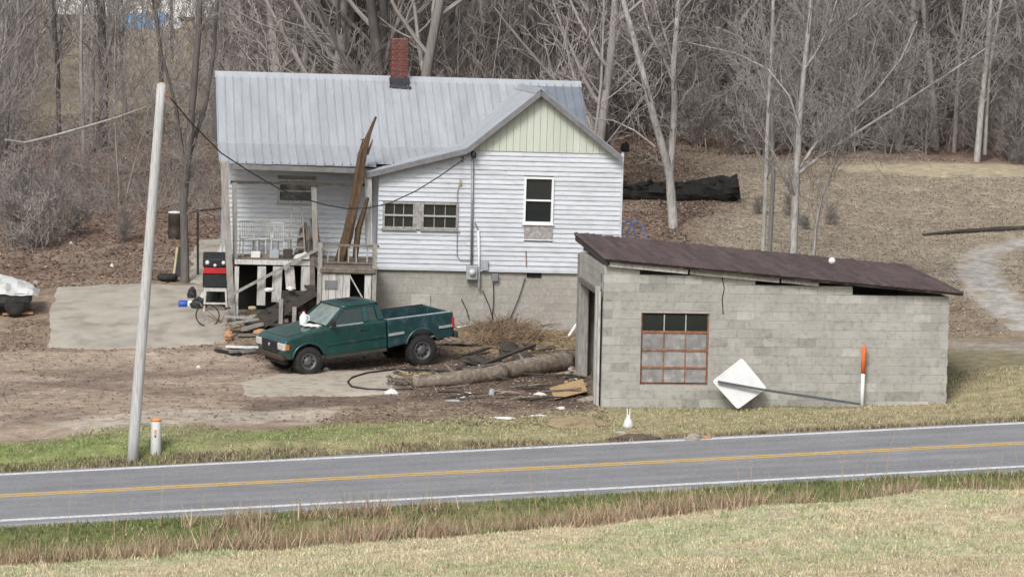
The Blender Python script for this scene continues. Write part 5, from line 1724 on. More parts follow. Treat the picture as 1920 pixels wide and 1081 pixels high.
logmesh([(1730, 443), (1800, 438), (1870, 434), (1960, 431)], [.04, .07, .08, .08], 'dark_wood', 'fallen_pole', 'long thin dark pole lying beside the gravel loop', 'pole')
q = gp(1715, 250); rock('cut_stump', 'pale cut log end showing in the brush at the wood edge', 'stump', (q.x, q.y, q.z + .2), .22, 'yellow_wood', 61, None, (.8, .8, 1))
q = gp(1300, 827); rock('verge_stone', 'brown stone at the road edge before the shed', 'stone', (q.x, q.y, q.z + .05), .16, 'stone', 62, None, (1.2, .8, .7))
q = gp(1325, 825); rock('verge_stone', 'smaller pale stone at the road edge before the shed', 'stone', (q.x, q.y, q.z + .04), .1, 'clay', 63, None, (1.2, .8, .7))
for (a, b, rx, ry, hz_, mt_, lab) in ((1195, 826, .6, .3, .13, 'soil', 'low dark mound of soil at the road edge before the shed'), (1080, 796, .7, .6, .16, 'soil_tan', 'low tan mound of dry grass before the plywood offcut')):
    q = gp(a, b); heap('soil_mound', lab, 'mound', (q.x, q.y, q.z), rx, ry, hz_, mt_, seed=a)

# ------------------------------------------------------------------ white building and tarp far up the slope
q = P(120, 55, 112); q.z = g1(q.x, q.y)
fb = thing('far_building', 'long white building with dark base half hidden by trees up the slope', 'building', (q.x - 1, 112, q.z), R(3))
m = MB(); m.box(0, 15.5, 0, 6, .5, 3.6); wl2 = m.build('wall', 'far_white', fb)
m = MB(); m.box(.05, 15.4, -.03, 6.0, -1.5, .49); m.build('skirting', 'far_dark', fb)
m = MB(); m.prism([(-.3, -.4, 3.6), (-.3, 6.4, 3.6), (-.3, 3, 4.9)], (16.1, 0, 0)); m.build('roof', 'far_dark', fb)
for xx in (3.2, 12.6):
    f = MB().box(xx, xx + 1.1, -.05, -.005, 1.7, 2.9).build('window', 'far_dark', fb); MB().box(xx + .1, xx + 1.0, -.07, -.052, 1.8, 2.8).build('pane', 'pane', f)
q = P(225, 55, 108); c = [P(222, 24, 108.5), P(318, 26, 108.5), P(316, 52, 107), P(222, 56, 107)]
V = []
for j in range(6):
    for i in range(12):
        p = c[0].lerp(c[1], i / 11).lerp(c[3].lerp(c[2], i / 11), j / 5); V.append((p.x, p.y + math.sin(i * 1.7) * .12, p.z + math.sin(i * 2.3 + j) * .06))
m = MB(); m.add(V, q=[(j * 12 + i, (j + 1) * 12 + i, (j + 1) * 12 + i + 1, j * 12 + i + 1) for j in range(5) for i in range(11)])
o = m.build('blue_tarp', 'tarp_blue'); md = o.modifiers.new('solid', 'SOLIDIFY'); md.thickness = .03
tag(o, 'blue tarpaulin hung before the white building up the slope', 'tarp')
c = P(325, 55, 107); c.z = g1(c.x, c.y); heap('white_sack', 'white sack on the ground beside the blue tarpaulin', 'sack', c, .5, .4, .55, 'scrap_white', seed=71)
c = P(475, 57, 106); c.z = g1(c.x, c.y)
t = thing('parked_car', 'pale parked car glimpsed through trees before the white building', 'car', c, R(2))
m = MB(); m.prism([(-2.1, -.8, .3), (2.1, -.8, .3), (2.15, -.8, .75), (1.2, -.8, .85), (-2.0, -.8, .85)][::-1], (0, 1.6, 0)); m.build('body', 'far_white', t, bevel=.06, seg=2)
m = MB(); m.prism([(-1.5, -.7, .852), (1.1, -.7, .852), (.5, -.7, 1.4), (-1.1, -.7, 1.4)][::-1], (0, 1.4, 0)); m.build('cabin', 'far_dark', t, bevel=.08, seg=2)
for sx in (-1.3, 1.3):
    for sy in (-.75, .75):
        m = MB(); m.lathe([(.2, -.1), (.32, -.08), (.32, .08), (.2, .1)], 14, Matrix.Translation((sx, sy, .32)) @ Matrix.Rotation(R(90), 4, 'X')); m.build('wheel', 'rubber', t)
# ------------------------------------------------------------------ grass, weeds, leaves (uncountable)
def blades(name, x, y, h, wd, col, lean=.35, z=None, mat='blade', lab=None, cat='grass'):
    n = len(x)
    z = gz(x, y) if z is None else z
    a = rng.random(n) * 2 * math.pi
    la = rng.random(n) * 2 * math.pi
    ll = h * lean * rng.random(n)
    dx, dy = np.cos(a) * wd, np.sin(a) * wd
    b0 = np.stack([x - dx, y - dy, z - .015], 1); b1 = np.stack([x + dx, y + dy, z - .015], 1)
    tp_ = np.stack([x + np.cos(la) * ll, y + np.sin(la) * ll, z + h], 1)
    V = np.stack([b0, b1, tp_], 1).reshape(-1, 3)
    C = np.repeat(col, 3, 0)
    m = MB(); m.add(V, t=np.arange(3 * n).reshape(-1, 3), col=C)
    return stuff(m.build(name, mat), lab, cat)

def uvpts(n, u0, u1, v0, v1):
    u = rng.uniform(u0, u1, n); v = rng.uniform(v0, v1, n)
    return fo[0] + rdir.x * u + rnor.x * v, fo[1] + rdir.y * u + rnor.y * v, u, v

def palette(n, cols, w_):
    i = rng.choice(len(cols), n, p=np.array(w_) / sum(w_))
    c = np.array(cols)[i]
    return c * (.75 + .5 * rng.random((n, 1)))
TAN, STRAW, GRN, DGRN, BRN = (.42, .35, .24), (.5, .445, .31), (.2, .245, .1), (.1, .13, .05), (.23, .165, .12)
# far verge
x, y, u, v = uvpts(150000, -6, 36, .25, 8)
edge = 3.3 + (vnoise(x, y, 2.3, 11) - .5) * 1.6 + sst(-2, 8, x) * 3.8
kd = (v < edge) & (rng.random(len(x)) < .35 + .65 * vnoise(x, y, .7, 51))
kd &= ~((y > SF.w((0, 0, 0)).y - .0 + .12 * (x - SF.w((0, 0, 0)).x)) & (x > SF.w((0, 0, 0)).x - .15) & (x < SF.w((SW, 0, 0)).x + .05))
x, y = x[kd], y[kd]
g_ = (.35 + .65 * sst(.3, .6, vnoise(x, y, 1.2, 52))) * (sst(2, -6, x + (vnoise(x, y, 2, 53) - .5) * 6) * .9 + .22 * (vnoise(x, y, 1.5, 54) > .5))
cg = palette(len(x), [GRN, DGRN, (.3, .34, .15), STRAW], [6, 2, 3, 1.5]); ct = palette(len(x), [TAN, STRAW, GRN, BRN], [5, 3, 2, 1.4])
pick = rng.random(len(x)) < np.clip(g_ * 1.1 + .12, 0, 1)
blades('verge_grass', x, y, rng.uniform(.02, .06, len(x)) * (.6 + 1.4 * vnoise(x, y, .4, 66) ** 2), rng.uniform(.008, .02, len(x)), np.where(pick[:, None], cg, ct), .8, lab='short green and tan grass on the verge beyond the road')
# ragged dead fringe along the far road edge
x, y, u, v = uvpts(16000, -6, 36, .22, 1.0)
kd = vnoise(u, 0 * u, .8, 54) > .3
x, y = x[kd], y[kd]
blades('verge_fringe', x, y, rng.uniform(.04, .13, len(x)), rng.uniform(.008, .018, len(x)), palette(len(x), [BRN, TAN, (.11, .08, .06), GRN], [5, 4, 4, 1.5]), .9, lab='ragged dead grass fringe along the far road edge')
# near shoulder and ditch
x, y, u, v = uvpts(80000, -4, 34, -WID - 4.8, -WID - .55)
kd = rng.random(len(x)) < .4 + .6 * vnoise(x, y, .6, 55)
x, y = x[kd], y[kd]
g_ = vnoise(x, y, .9, 56)
nvd = -road_uv(x, y)[1] - WID
cg = palette(len(x), [DGRN, GRN, (.17, .16, .07)], [4, 5, 3]); ct = palette(len(x), [TAN, BRN, STRAW], [5, 4, 2])
blades('ditch_grass', x, y, rng.uniform(.03, .1, len(x)) * (.6 + 1.2 * vnoise(x, y, .5, 67)), rng.uniform(.008, .018, len(x)), np.where((rng.random(len(x)) < np.clip(sst(.15, .5, g_) * .6 + .45 * sst(2.6, 1.2, nvd), 0, .92))[:, None], cg, ct), .8, lab='dark green grass on the slope of the roadside ditch')
# tall dead weeds in the ditch, in clumps, thinning to the right
x, y, u, v = uvpts(60000, -4, 34, -WID - 5.2, -WID - 1.2)
cl = vnoise(u, v * 1.6, 1.5, 57) * .6 + vnoise(u, v, .45, 58) * .4
inn = sst(-WID - 1.6, -WID - 4.0, v) * sst(-WID - 5.4, -WID - 4.6, v)
kd = (cl + .36 * inn - sst(12, 24, u) * .3 + .09 * sst(14, 6, u) > .74)
x, y, u = x[kd], y[kd], u[kd]
h = rng.uniform(.15, .5, len(x)) * (.55 + .8 * vnoise(u, 0 * u, 1.7, 59)) * (1 - .45 * sst(10, 22, u))
blades('ditch_weeds', x, y, h, rng.uniform(.007, .014, len(x)), palette(len(x), [(.43, .33, .22), (.36, .25, .18), STRAW, BRN], [6, 4, 2, 2]), .9, lab='tall dead tan weeds filling the roadside ditch')
# a few single tall stalks
xs, ys, us_, vs_ = uvpts(90, 0, 26, -WID - 3.6, -WID - 1.2)
m = MB()
zz = gz(xs, ys)
for i in range(len(xs)):
    hh = random.uniform(.5, 1.05); lx = random.uniform(-.2, .2)
    m.tube([(xs[i], ys[i], zz[i]), (xs[i] + lx * .4, ys[i], zz[i] + hh * .6), (xs[i] + lx, ys[i], zz[i] + hh)], [.008, .006, .003], 3, cap=False)
m.C = []
MATS['stalk'] = pmat('stalk', (.43, .33, .2), (.32, .23, .14), 3)
stuff(m.build('weed_stalks', 'stalk'), 'thin upright dead weed stalks standing above the ditch', 'weeds')
# mown field in the foreground
x = rng.uniform(-13, 13, 330000); y = rng.uniform(-27, -12.5, 330000)
u, v = road_uv(x, y)
kd = (-v - WID > 4.5 + (vnoise(x, y, .8, 60) - .5) * .9) & (rng.random(len(x)) < .5 + .5 * vnoise(x, y, .4, 61))
x, y = x[kd], y[kd]
g_ = vnoise(x, y, 1.7, 62) * .5 + vnoise(x, y, .45, 63) * .5
gg = sst(.38, .62, g_) * sst(-27, -18, y + (vnoise(x, y, 4, 64) - .5) * 6)
cg = palette(len(x), [(.33, .385, .2), (.42, .45, .26), (.56, .51, .35), (.24, .3, .15)], [4, 4, 3, 1.6]); ct = palette(len(x), [(.57, .5, .345), (.61, .54, .38), (.51, .42, .29), (.31, .25, .17)], [5, 4, 4, 1.2])
blades('field_grass', x, y, rng.uniform(.015, .055, len(x)) * (.6 + 1.1 * vnoise(x, y, .35, 65) ** 2 * 1.6), rng.uniform(.008, .018, len(x)), np.where((rng.random(len(x)) < gg * .9 + .06)[:, None], cg, ct), .9, lab='mown tan and green grass of the near field')

# leaf litter: small curled leaves over the slopes and yard
def litter(n, x0, x1, y0, y1, cols, w_, size, name, lab, keep=None):
    x = rng.uniform(x0, x1, n); y = rng.uniform(y0, y1, n)
    if keep is not None:
        k = keep(x, y); x, y = x[k], y[k]
    n = len(x); z = gz(x, y) + .01
    a = rng.random(n) * 2 * math.pi
    s = size * rng.uniform(.5, 1.3, n)
    tz = rng.uniform(-.5, .9, (n, 2)) * s[:, None]
    ca, sa = np.cos(a) * s, np.sin(a) * s
    q = np.stack([np.stack([x - ca, y - sa, z + .0 * s], 1), np.stack([x + sa * .6, y - ca * .6, z + np.abs(tz[:, 0])], 1), np.stack([x + ca, y + sa, z + .0 * s], 1), np.stack([x - sa * .6, y + ca * .6, z + np.abs(tz[:, 1])], 1)], 1)
    m = MB(); m.add(q.reshape(-1, 3), q=np.arange(4 * n).reshape(-1, 4), col=np.repeat(palette(n, cols, w_), 4, 0))
    return stuff(m.build(name, 'leafy'), lab, 'leaves')
housebox = lambda x, y: ~((x > -9.3) & (x < 4.0) & (y > 11.3) & (y < 20))
LC = [(.2, .125, .09), (.27, .19, .14), (.14, .095, .075), (.33, .27, .21), (.21, .17, .15)]
litter(120000, -26, 12, 15.5, 60, LC, [4, 4, 3, 1.6, 3], .05, 'leaf_litter', 'brown fallen leaves covering the bank and wood floor', lambda x, y: housebox(x, y) & ((x < 4.8 + 3 * vnoise(x, y, 3, 91)) | (y > 45)))
litter(90000, 4, 26, 8, 46, [(.37, .32, .245), (.3, .25, .19), (.44, .385, .29), (.24, .195, .15)], [4, 3, 2, 2], .035, 'slope_litter', 'tan dead grass and leaves on the open slope behind the shed', lambda x, y: (polydist(x, y, Z_LOOP) > .2) & (polydist(x, y, Z_PALE) > .2) & ((x < SF.w((SW, 0, 0)).x) | (y > 10)) & ~((x > 2) & (x < 10.3) & (y < 8.4)))
padk = lambda x, y: housebox(x, y)
litter(26000, -13, 2.2, -3, 12, [(.22, .165, .125), (.31, .24, .18), (.17, .125, .1), (.4, .33, .25)], [4, 3, 3, 1.2], .035, 'yard_litter', 'small leaves, gravel and scraps strewn over the brown yard',
       lambda x, y: (polydist(x, y, Z_DIRT) > -.1 * rng.random(len(x))) | (rng.random(len(x)) < .18))
# dry brush heap before the foundation
m = MB()
rb = np.random.default_rng(17)
for i in range(1100):
    a, b = rb.uniform(895, 1085), rb.uniform(625, 668)
    if i % 3 == 0: a = rb.normal(945, 25); b = rb.uniform(615, 650)
    x0 = -.01; c = G(a, b) if i % 12 == 0 else None
    if c is not None: base = c
    p = base + Vector((rb.normal(0, .25), rb.normal(0, .2), rb.uniform(0, .15)))
    p.z = max(p.z, base.z)
    d = Vector((rb.normal(0, .3), rb.normal(0, .15), abs(rb.normal(.11, .12))))
    m.tube([p, p + d * .5 + Vector((0, 0, .03)), p + d], [.012, .009, .005], 3, cap=False)
MATS['dry_brush'] = pmat('dry_brush', (.25, .18, .115), (.14, .1, .07), 2)
stuff(m.build('dry_brush_heap', 'dry_brush'), 'tangle of dry tan brush before the house foundation', 'brush')

# ------------------------------------------------------------------ trees
def growpoly(out, p, d, L_, r, lev, rn, up=.1, nseg=5, kids=(7, 5, 4), spread=.7, shrink=.5, wig=.12, start=.3):
    pts_ = [np.array(p)]
    d = np.array(d, float); d /= np.linalg.norm(d)
    for i in range(nseg):
        d = d + rn.normal(0, wig, 3) + np.array([0, 0, up * .25]); d /= np.linalg.norm(d)
        pts_.append(pts_[-1] + d * L_ / nseg)
    rad = np.linspace(r, r * .35, nseg + 1)
    out.append((np.array(pts_), rad, lev))
    if lev >= len(kids):
        return
    for k in range(kids[lev]):
        t = start + (1 - start) * (k + rn.random()) / kids[lev]
        f = t * nseg; i = min(int(f), nseg - 1)
        q = pts_[i] + (pts_[i + 1] - pts_[i]) * (f - i)
        ax = pts_[i + 1] - pts_[i]; ax = ax / np.linalg.norm(ax)
        rd = rn.normal(0, 1, 3); rd -= rd.dot(ax) * ax; rd /= np.linalg.norm(rd)
        dd = ax * (1 - spread * .5) + rd * spread
        growpoly(out, q, dd, L_ * shrink * (1.15 - .6 * t) * rn.uniform(.7, 1.3), max(r * (1 - .6 * t) * .5, .0065), lev + 1, rn, up, max(3, nseg - 1), kids, spread, shrink, wig * .9 + .02, .15)

def meshes_from(polys, minr=.0):
    tr, cr = MB(), MB()
    for p, r, lev in polys:
        rr_ = np.maximum(r, minr)
        k = 8 if r[0] > .1 else 6 if r[0] > .05 else 4 if r[0] > .02 else 3
        (tr if lev == 0 else cr).tube(p, rr_, k, cap=False, jit=.12 if k > 5 else 0)
    return tr, cr

def proto(seed, H, r, kids, spread, shrink, up, minr, tm, cm, name, fork=0, start=.3):
    rn = np.random.default_rng(seed)
    polys = []
    if fork:
        for f in range(fork):
            a = rn.uniform(0, 6.28)
            growpoly(polys, (0.05 * math.cos(a), .05 * math.sin(a), -.3), (.16 * math.cos(a), .16 * math.sin(a), 1), H * rn.uniform(.8, 1), r * rn.uniform(.7, 1), 0, rn, up, 7, kids, spread, shrink, .05, start)
    else:
        growpoly(polys, (0, 0, -.3), (rn.normal(0, .05), rn.normal(0, .05), 1), H, r, 0, rn, up, 8, kids, spread, shrink, .05, start)
    tr, cr = meshes_from(polys, minr)
    root = bpy.data.objects.new(name, None); root.empty_display_size = .3; link(root)
    tr.build('trunk', tm, root, smooth=True); cr.build('crown', cm, root)
    return root

big = [proto(100 + i, 13 + 2 * (i % 3), .14 + .03 * (i % 3), (16, 7, 5), .75, .36, .25, .012, ['bark_grey', 'bark_dark', 'bark_grey', 'bark_pale', 'bark_grey', 'bark_dark'][i], 'twig', 'bare_tree', 2 if i == 4 else 0, .12) for i in range(6)]
sap = [proto(200 + i, 5 + 1.2 * (i % 4), .035 + .01 * (i % 3), (15, 7, 3), .6, .4, .35, .009, ['bark_grey', 'bark_dark', 'bark_grey', 'bark_pale'][i % 4], ['twig', 'twig', 'twig_pale'][i % 3], 'sapling', 2 if i % 2 else 0, .08) for i in range(5)]
pol = [proto(250 + i, 12 + i, .07 + .015 * i, (7, 5, 3), .6, .22, .35, .012, ['bark_grey', 'bark_dark', 'bark_grey', 'bark_pale'][i], 'twig', 'pole_tree', 0, .25) for i in range(4)]
shr = [proto(300 + i, 1.9 + .4 * i, .022, (9, 6, 3), .75, .5, .25, .008, 'bark_grey', 'twig', 'bare_shrub', 6, .1) for i in range(3)]
used = {}
def place(pr, x, y, s, lab, cat, grp, lean=(0, 0)):
    k = pr.name
    if k in used:
        o = copy_tree(pr)
    else:
        o = pr; used[k] = 1
    o.location = (x, y, g1(x, y) - .02); o.rotation_euler = (lean[0], lean[1], random.uniform(0, 6.28)); o.scale = (s, s, s)
    tag(o, lab, cat, grp)
    return o
rt = random.Random(31)
def free(x, y):
    w0 = HF.I @ Vector((x, y, 0))
    if -5 < w0.x < 8 and w0.y < 10: return False
    if inpoly(np.array([x]), np.array([y]), Z_CLEAR)[0]: return rt.random() < .6
    return True
def corridor(x, y, pr=.93):
    a = x / (y + 75)
    return (-.148 < a < -.094 and y > 34 and rt.random() < pr) or (-.094 <= a < -.062 and y > 40 and rt.random() < pr - .25)
TL = ['bare grey-barked tree', 'bare dark-barked tree', 'tall bare grey-barked tree', 'bare pale-barked tree', 'twin-stemmed bare grey tree', 'tall bare dark-barked tree']
def zone(x, y):
    a = x / (y + 75)
    return 'in the wood left of the house' if a < -.088 else 'in the wood above the house roof' if a < .022 else 'in the wood beyond the open slope'
n = 0
while n < 150:
    y = rt.choice([rt.uniform(24, 50), rt.uniform(40, 80), rt.uniform(46, 110)])
    hwid = (y + 75) * .175
    x = rt.uniform(-hwid, hwid)
    if not free(x, y): continue
    if x > 3 and y < 48 + (4 if x < 8 else 0): continue
    if -9 < x < 5 and y < 30: continue
    if x < -9 and y < 30 and rt.random() < .6: continue
    if corridor(x, y) or (x / (y + 75) < -.09 and y < 46): continue
    place(big[n % 6], x, y, rt.uniform(.7, 1.15), TL[n % 6] + ' ' + zone(x, y), 'tree', 'trees of the wood behind', (rt.uniform(-.06, .06), rt.uniform(-.08, .08))); n += 1
n = 0
while n < 250:
    y = rt.choice([rt.uniform(26, 50), rt.uniform(40, 70), rt.uniform(50, 100)])
    hwid = (y + 75) * .175
    x = rt.uniform(-hwid, hwid)
    if not free(x, y): continue
    if x > 2.5 and y < 46: continue
    if -9 < x < 4 and y < 28: continue
    if x < -8.5 and y < 31: continue
    if corridor(x, y, .5): continue
    place(sap[n % 5], x, y, rt.uniform(.6, 1.2), ['short bare sapling', 'twin-stemmed bare sapling', 'tall thin bare sapling', 'tall twin-stemmed bare sapling', 'thin bare grey sapling'][n % 5] + ' ' + zone(x, y), 'sapling', 'saplings of the wood behind', (rt.uniform(-.12, .12), rt.uniform(-.15, .15))); n += 1
n = 0
while n < 120:
    y = rt.choice([rt.uniform(42, 70), rt.uniform(46, 110)])
    hwid = (y + 75) * .172
    x = rt.uniform(-hwid, hwid)
    if not free(x, y) or (x > 3 and y < 48) or corridor(x, y, .6): continue
    place(pol[n % 4], x, y, rt.uniform(.75, 1.2), ['slender straight grey trunk', 'straight dark trunk with few twigs', 'straight grey trunk with few twigs', 'slender straight pale trunk'][n % 4] + ' ' + zone(x, y), 'tree', 'slender trunks of the wood behind', (rt.uniform(-.05, .05), rt.uniform(-.06, .06))); n += 1
# shrubs
for i, (a, b, s, k) in enumerate(((60, 470, 1.0, 0), (20, 462, 1.1, 1), (105, 455, .8, 2), (150, 440, .6, 0), (40, 400, .8, 2), (235, 455, .5, 1), (15, 340, .9, 0), (120, 350, .7, 1))):
    q = G(a, b); place(shr[k], q.x, q.y, s, 'tangled bare grey shrub on the leafy bank above the pad', 'shrub', 'shrubs on the leafy bank')
for i in range(40):
    x = rt.uniform(6.5, 22); y = rt.uniform(45.5, 52)
    place(shr[i % 3], x, y, rt.uniform(.6, 1.2), 'bare shrub in the brush along the edge of the open slope', 'shrub', 'shrubs at the edge of the slope')
for i in range(5):
    a, b = rt.uniform(1395, 1580), rt.uniform(370, 450); q = G(a, b)
    if q.y < 20: continue
    place(shr[i % 3], q.x, q.y, rt.uniform(.2, .35), 'low bare shrub among the pale trees behind the shed', 'shrub', 'shrubs among the pale trees')
# understory tangle: twigs far too many to count
def tangle(n, xs, ys, hmax, ln, r, mat, name, lab):
    h = rng.random(n) ** 1.4 * hmax
    z = gz(xs, ys) + h
    d = rng.normal(0, 1, (n, 3)) * np.array([.6, .6, .9]); d[:, 2] = np.abs(d[:, 2]) * .9
    d *= (ln * rng.uniform(.4, 1.3, n) / np.maximum(np.linalg.norm(d, axis=1), .2))[:, None]
    p0 = np.stack([xs, ys, z], 1); p1 = p0 + d
    sd = np.cross(d, rng.normal(0, 1, (n, 3))); sd /= np.maximum(np.linalg.norm(sd, axis=1, keepdims=True), 1e-6)
    sd2 = np.cross(d, sd); sd2 /= np.maximum(np.linalg.norm(sd2, axis=1, keepdims=True), 1e-6)
    ring = [sd, -.5 * sd + .87 * sd2, -.5 * sd - .87 * sd2]
    V = np.stack([p0 + r * k for k in ring] + [p1 + .5 * r * k for k in ring], 1).reshape(-1, 3)
    b = (np.arange(n) * 6)[:, None]
    q = np.concatenate([b + np.array([[0, 1, 4, 3]]), b + np.array([[1, 2, 5, 4]]), b + np.array([[2, 0, 3, 5]])])
    m = MB(); m.add(V, q=q)
    return stuff(m.build(name, mat), lab, 'undergrowth')
def woodpts(n, ymin, ymax):
    y = rng.uniform(ymin, ymax, n); x = rng.uniform(-1, 1, n) * (y + 75) * .17
    k = (~inpoly(x, y, Z_CLEAR) | (rng.random(n) < .35)) & ~((x > 2.5) & (y < 46.5)) & ~((x > -9.2) & (x < 5) & (y < 24)) & (vnoise(x, y, 3, 71) > .25)
    a = x / (y + 75)
    k &= ~((a > -.142) & (a < -.094) & (y > 36) & (rng.random(n) < .6)) & ~((a > -.094) & (a < -.062) & (y > 50) & (rng.random(n) < .6))
    return x[k], y[k]
x, y = woodpts(70000, 30, 75); tangle(len(x), x, y, 3.6, .8, .0075, 'twig', 'undergrowth', 'grey-brown twiggy undergrowth filling the near wood')
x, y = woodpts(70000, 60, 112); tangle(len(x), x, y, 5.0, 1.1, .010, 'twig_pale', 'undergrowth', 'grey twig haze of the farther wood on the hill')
x, y = woodpts(14000, 24, 40); k = x < -8.5; tangle(int(k.sum()), x[k], y[k], .7, .5, .007, 'twig', 'undergrowth', 'low twigs and sticks lying on the leafy bank')

# named trees traced to their places
def traced(name, label, stems, tm, cm, seed, minr=.0065, twl=1.3):
    """stems: (depth, [(px,py)..], r0, r1, number of side branches)"""
    rn = np.random.default_rng(seed)
    polys = []; sub = []
    for k, (yd, pix, r0, r1, nb) in enumerate(stems):
        pp = [np.array(P(a, b, yd + .25 * math.sin(i + k))) for i, (a, b) in enumerate(pix)]
        if k == 0:
            pp[0][2] = g1(pp[0][0], pp[0][1]) - .15
        # smooth
        fine = []
        for i in range(len(pp) - 1):
            for j in range(3):
                fine.append(pp[i] + (pp[i + 1] - pp[i]) * j / 3)
        fine.append(pp[-1]); fine = np.array(fine)
        rad = np.linspace(r0, r1, len(fine))
        polys.append((fine, rad, 0))
        for b in range(nb):
            t = rn.uniform(.25 if k == 0 else .1, 1) * (len(fine) - 2); i = int(t)
            ax = fine[i + 1] - fine[i]; ax /= np.linalg.norm(ax)
            rd = rn.normal(0, 1, 3); rd -= rd.dot(ax) * ax; rd /= np.linalg.norm(rd)
            growpoly(sub, fine[i], ax * .8 + rd * .7, twl * rn.uniform(.6, 1.6), max(rad[i] * .26, .011), 1, rn, .25, 4, (0, 6, 4), .7, .5, .15, .15)
    root = bpy.data.objects.new(name, None); link(root)
    base = polys[0][0][0]
    root.location = base
    tr, _ = meshes_from([(p - base, r, 0) for p, r, l in polys])
    _, cr = meshes_from([(p - base, r, 1) for p, r, l in sub], minr)
    tr.build('trunk', tm, root, smooth=True); cr.build('crown', cm, root)
    return tag(root, label, 'tree')
traced('forked_tree', 'pale forked tree with two tall stems standing at the charred logs', [
    (24, [(1263, 446), (1259, 380), (1256, 330), (1246, 290), (1226, 220), (1206, 140), (1188, 70), (1168, 0), (1150, -110)], .15, .07, 8),
    (24, [(1256, 330), (1262, 250), (1265, 190), (1262, 130), (1268, 60), (1272, 0), (1276, -120)], .11, .06, 9),
    (24, [(1262, 150), (1245, 110), (1222, 70), (1208, 20), (1198, -60)], .06, .03, 5),
    (24, [(1263, 120), (1248, 70), (1232, 20), (1222, -50)], .05, .025, 5),
    (24, [(1228, 275), (1190, 245), (1150, 226), (1112, 222)], .035, .015, 4)], 'bark_pale', 'twig', 11)
traced('slim_tree', 'slim pale upright tree between the charred logs and the spreading tree', [
    (18, [(1430, 452), (1436, 340), (1440, 220), (1446, 120), (1450, 0), (1453, -130)], .075, .045, 12),
    (18, [(1440, 190), (1415, 110), (1390, 70), (1340, 50)], .03, .015, 6)], 'bark_pale', 'twig', 12)
traced('dark_tree', 'dark slim trunk right behind the slim pale tree', [
    (20, [(1443, 440), (1450, 330), (1447, 200), (1430, 60), (1424, -90)], .08, .04, 10)], 'bark_grey', 'twig', 13)
traced('spreading_tree', 'pale tree with long branches spreading right behind the shed roof', [
    (13.5, [(1487, 480), (1490, 400), (1494, 320), (1500, 220), (1508, 130), (1518, 40), (1528, -90)], .11, .05, 16),
    (13.5, [(1494, 322), (1530, 270), (1580, 225), (1640, 175), (1690, 110), (1720, 40)], .055, .02, 24),
    (13.5, [(1496, 326), (1550, 285), (1620, 240), (1700, 190), (1790, 130), (1850, 90)], .06,   .02, 30),
    (13.5, [(1505, 160), (1530, 100), (1555, 50), (1575, -20)], .045, .02, 14),
    (13.5, [(1500, 240), (1480, 180), (1440, 130), (1380, 100), (1290, 80)], .035, .012, 14),
    (13.5, [(1508, 130), (1545, 80), (1590, 40), (1640, 0)], .04, .02, 16)], 'bark_pale', 'twig_pale', 14, twl=1.5)
traced('small_tree', 'small leaning pale tree right of the spreading tree', [
    (14, [(1522, 480), (1530, 420), (1541, 370), (1560, 320), (1590, 260)], .05, .02, 8)], 'bark_pale', 'twig', 15)
traced('twin_tree', 'pale twin-stemmed tree at the far edge of the open slope', [
    (46, [(1832, 288), (1840, 200), (1850, 110), (1856, 40), (1862, -70)], .13, .06, 10),
    (46.3, [(1846, 290), (1850, 200), (1856, 120), (1872, 30), (1890, -60)], .09, .05, 8)], 'bark_pale', 'twig', 16)
traced('pad_tree', 'dark trunk rising beside the barrel at the back of the concrete pad', [
    (16.5, [(347, 545), (346, 460), (344, 380), (352, 300), (362, 180), (372, 60), (378, -80)], .12, .08, 10),
    (16.5, [(352, 300), (385, 200), (402, 90), (410, -60)], .07, .05, 9),
    (16.5, [(349, 330), (330, 200), (300, 90), (285, -60)], .05, .03, 8)], 'bark_dark', 'twig', 17)
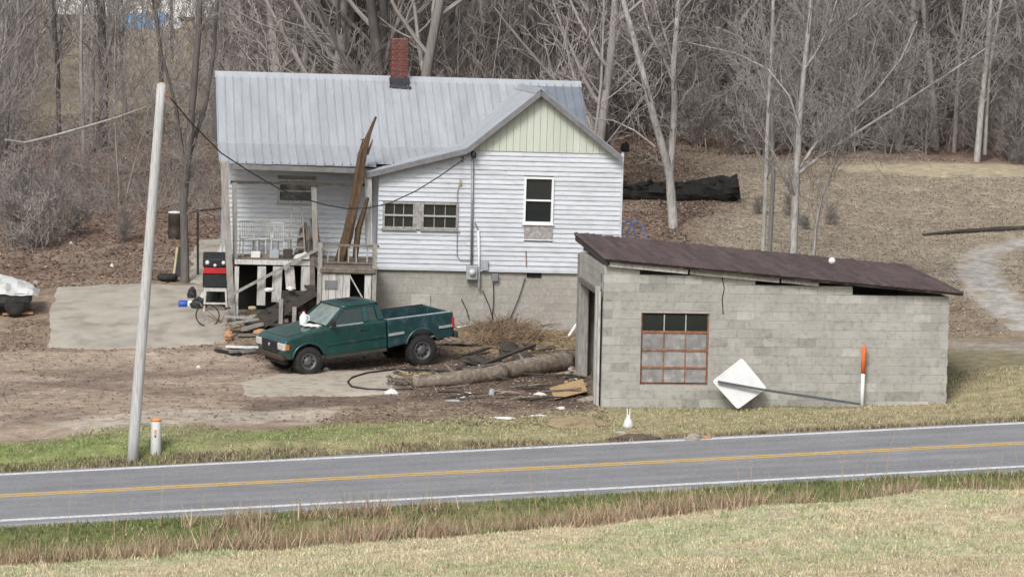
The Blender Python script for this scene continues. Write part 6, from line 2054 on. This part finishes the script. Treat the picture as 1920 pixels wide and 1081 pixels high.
for i, (yd, pix, r, mt_, lab) in enumerate(((50, [(112, 215), (108, 120), (102, 40), (100, -60)], .1, 'bark_dark', 'slender dark trunk at the edge of the hill clearing'),
        (48, [(193, 225), (195, 140), (190, 60), (188, -60)], .19, 'bark_dark', 'thick dark trunk standing in the hill clearing'),
        (52, [(308, 140), (300, 80), (288, 0), (284, -60)], .1, 'bark_dark', 'dark leaning trunk below the blue tarpaulin'),
        (60, [(475, 160), (480, 60), (478, -60)], .1, 'bark_dark', 'dark trunk above the left end of the house roof'),
        (60, [(575, 170), (578, 80), (580, -60)], .14, 'bark_dark', 'thick dark trunk above the middle of the main roof'),
        (64, [(823, 150), (824, 60), (822, -60)], .06, 'bark_pale', 'slim pale trunk standing right of the chimney'),
        (58, [(240, 190), (225, 120), (232, 40), (226, -40)], .06, 'bark_dark', 'thin dark trunk beside the thick trunk in the clearing'))):
    traced('edge_tree', lab, [(yd, pix, r, r * .7, 9)], mt_, 'twig', 30 + i, .012)
# pale fallen branch arcing across the bank
m = MB(); m.tube([P(a, b, 29 + k * .4) for k, (a, b) in enumerate(((10, 262), (45, 268), (100, 255), (160, 238), (220, 220), (275, 200)))], [.035, .05, .05, .045, .035, .02], 6)
tag(m.build('fallen_branch', 'bark_pale'), 'long pale bent branch arcing across the bank on the left', 'branch')
# evergreen showing green between the bare trees
q = Vector((9.0, 72, 0)); zq = g1(q.x, q.y)
t = thing('pine_tree', 'green pine showing between the bare trees above the pale trunks', 'tree', (q.x, q.y, zq))
m = MB(); m.tube([(0, 0, -.3), (0, 0, 5), (.1, 0, 11)], [.17, .12, .04], 7); m.build('trunk', 'bark_dark', t)
n = 9000
zz = rng.uniform(3.2, 11, n); rad = (11.6 - zz) * .3 * np.sqrt(rng.random(n)) + .1; an = rng.random(n) * 6.283
lump = .6 + .8 * vnoise(an * 2, zz, .7, 81)
cx, cy = rad * lump * np.cos(an), rad * lump * np.sin(an)
dv = np.stack([np.cos(an), np.sin(an), rng.normal(.1, .4, n)], 1) * rng.uniform(.12, .3, (n, 1))
pv = np.stack([cx, cy, zz - rad * .25], 1)
sd = np.cross(dv, rng.normal(0, 1, (n, 3))); sd = sd / np.linalg.norm(sd, axis=1, keepdims=True) * .03
m = MB(); m.add(np.stack([pv - sd, pv + sd, pv + dv], 1).reshape(-1, 3), t=np.arange(3 * n).reshape(-1, 3)); m.build('crown', 'needle', t)
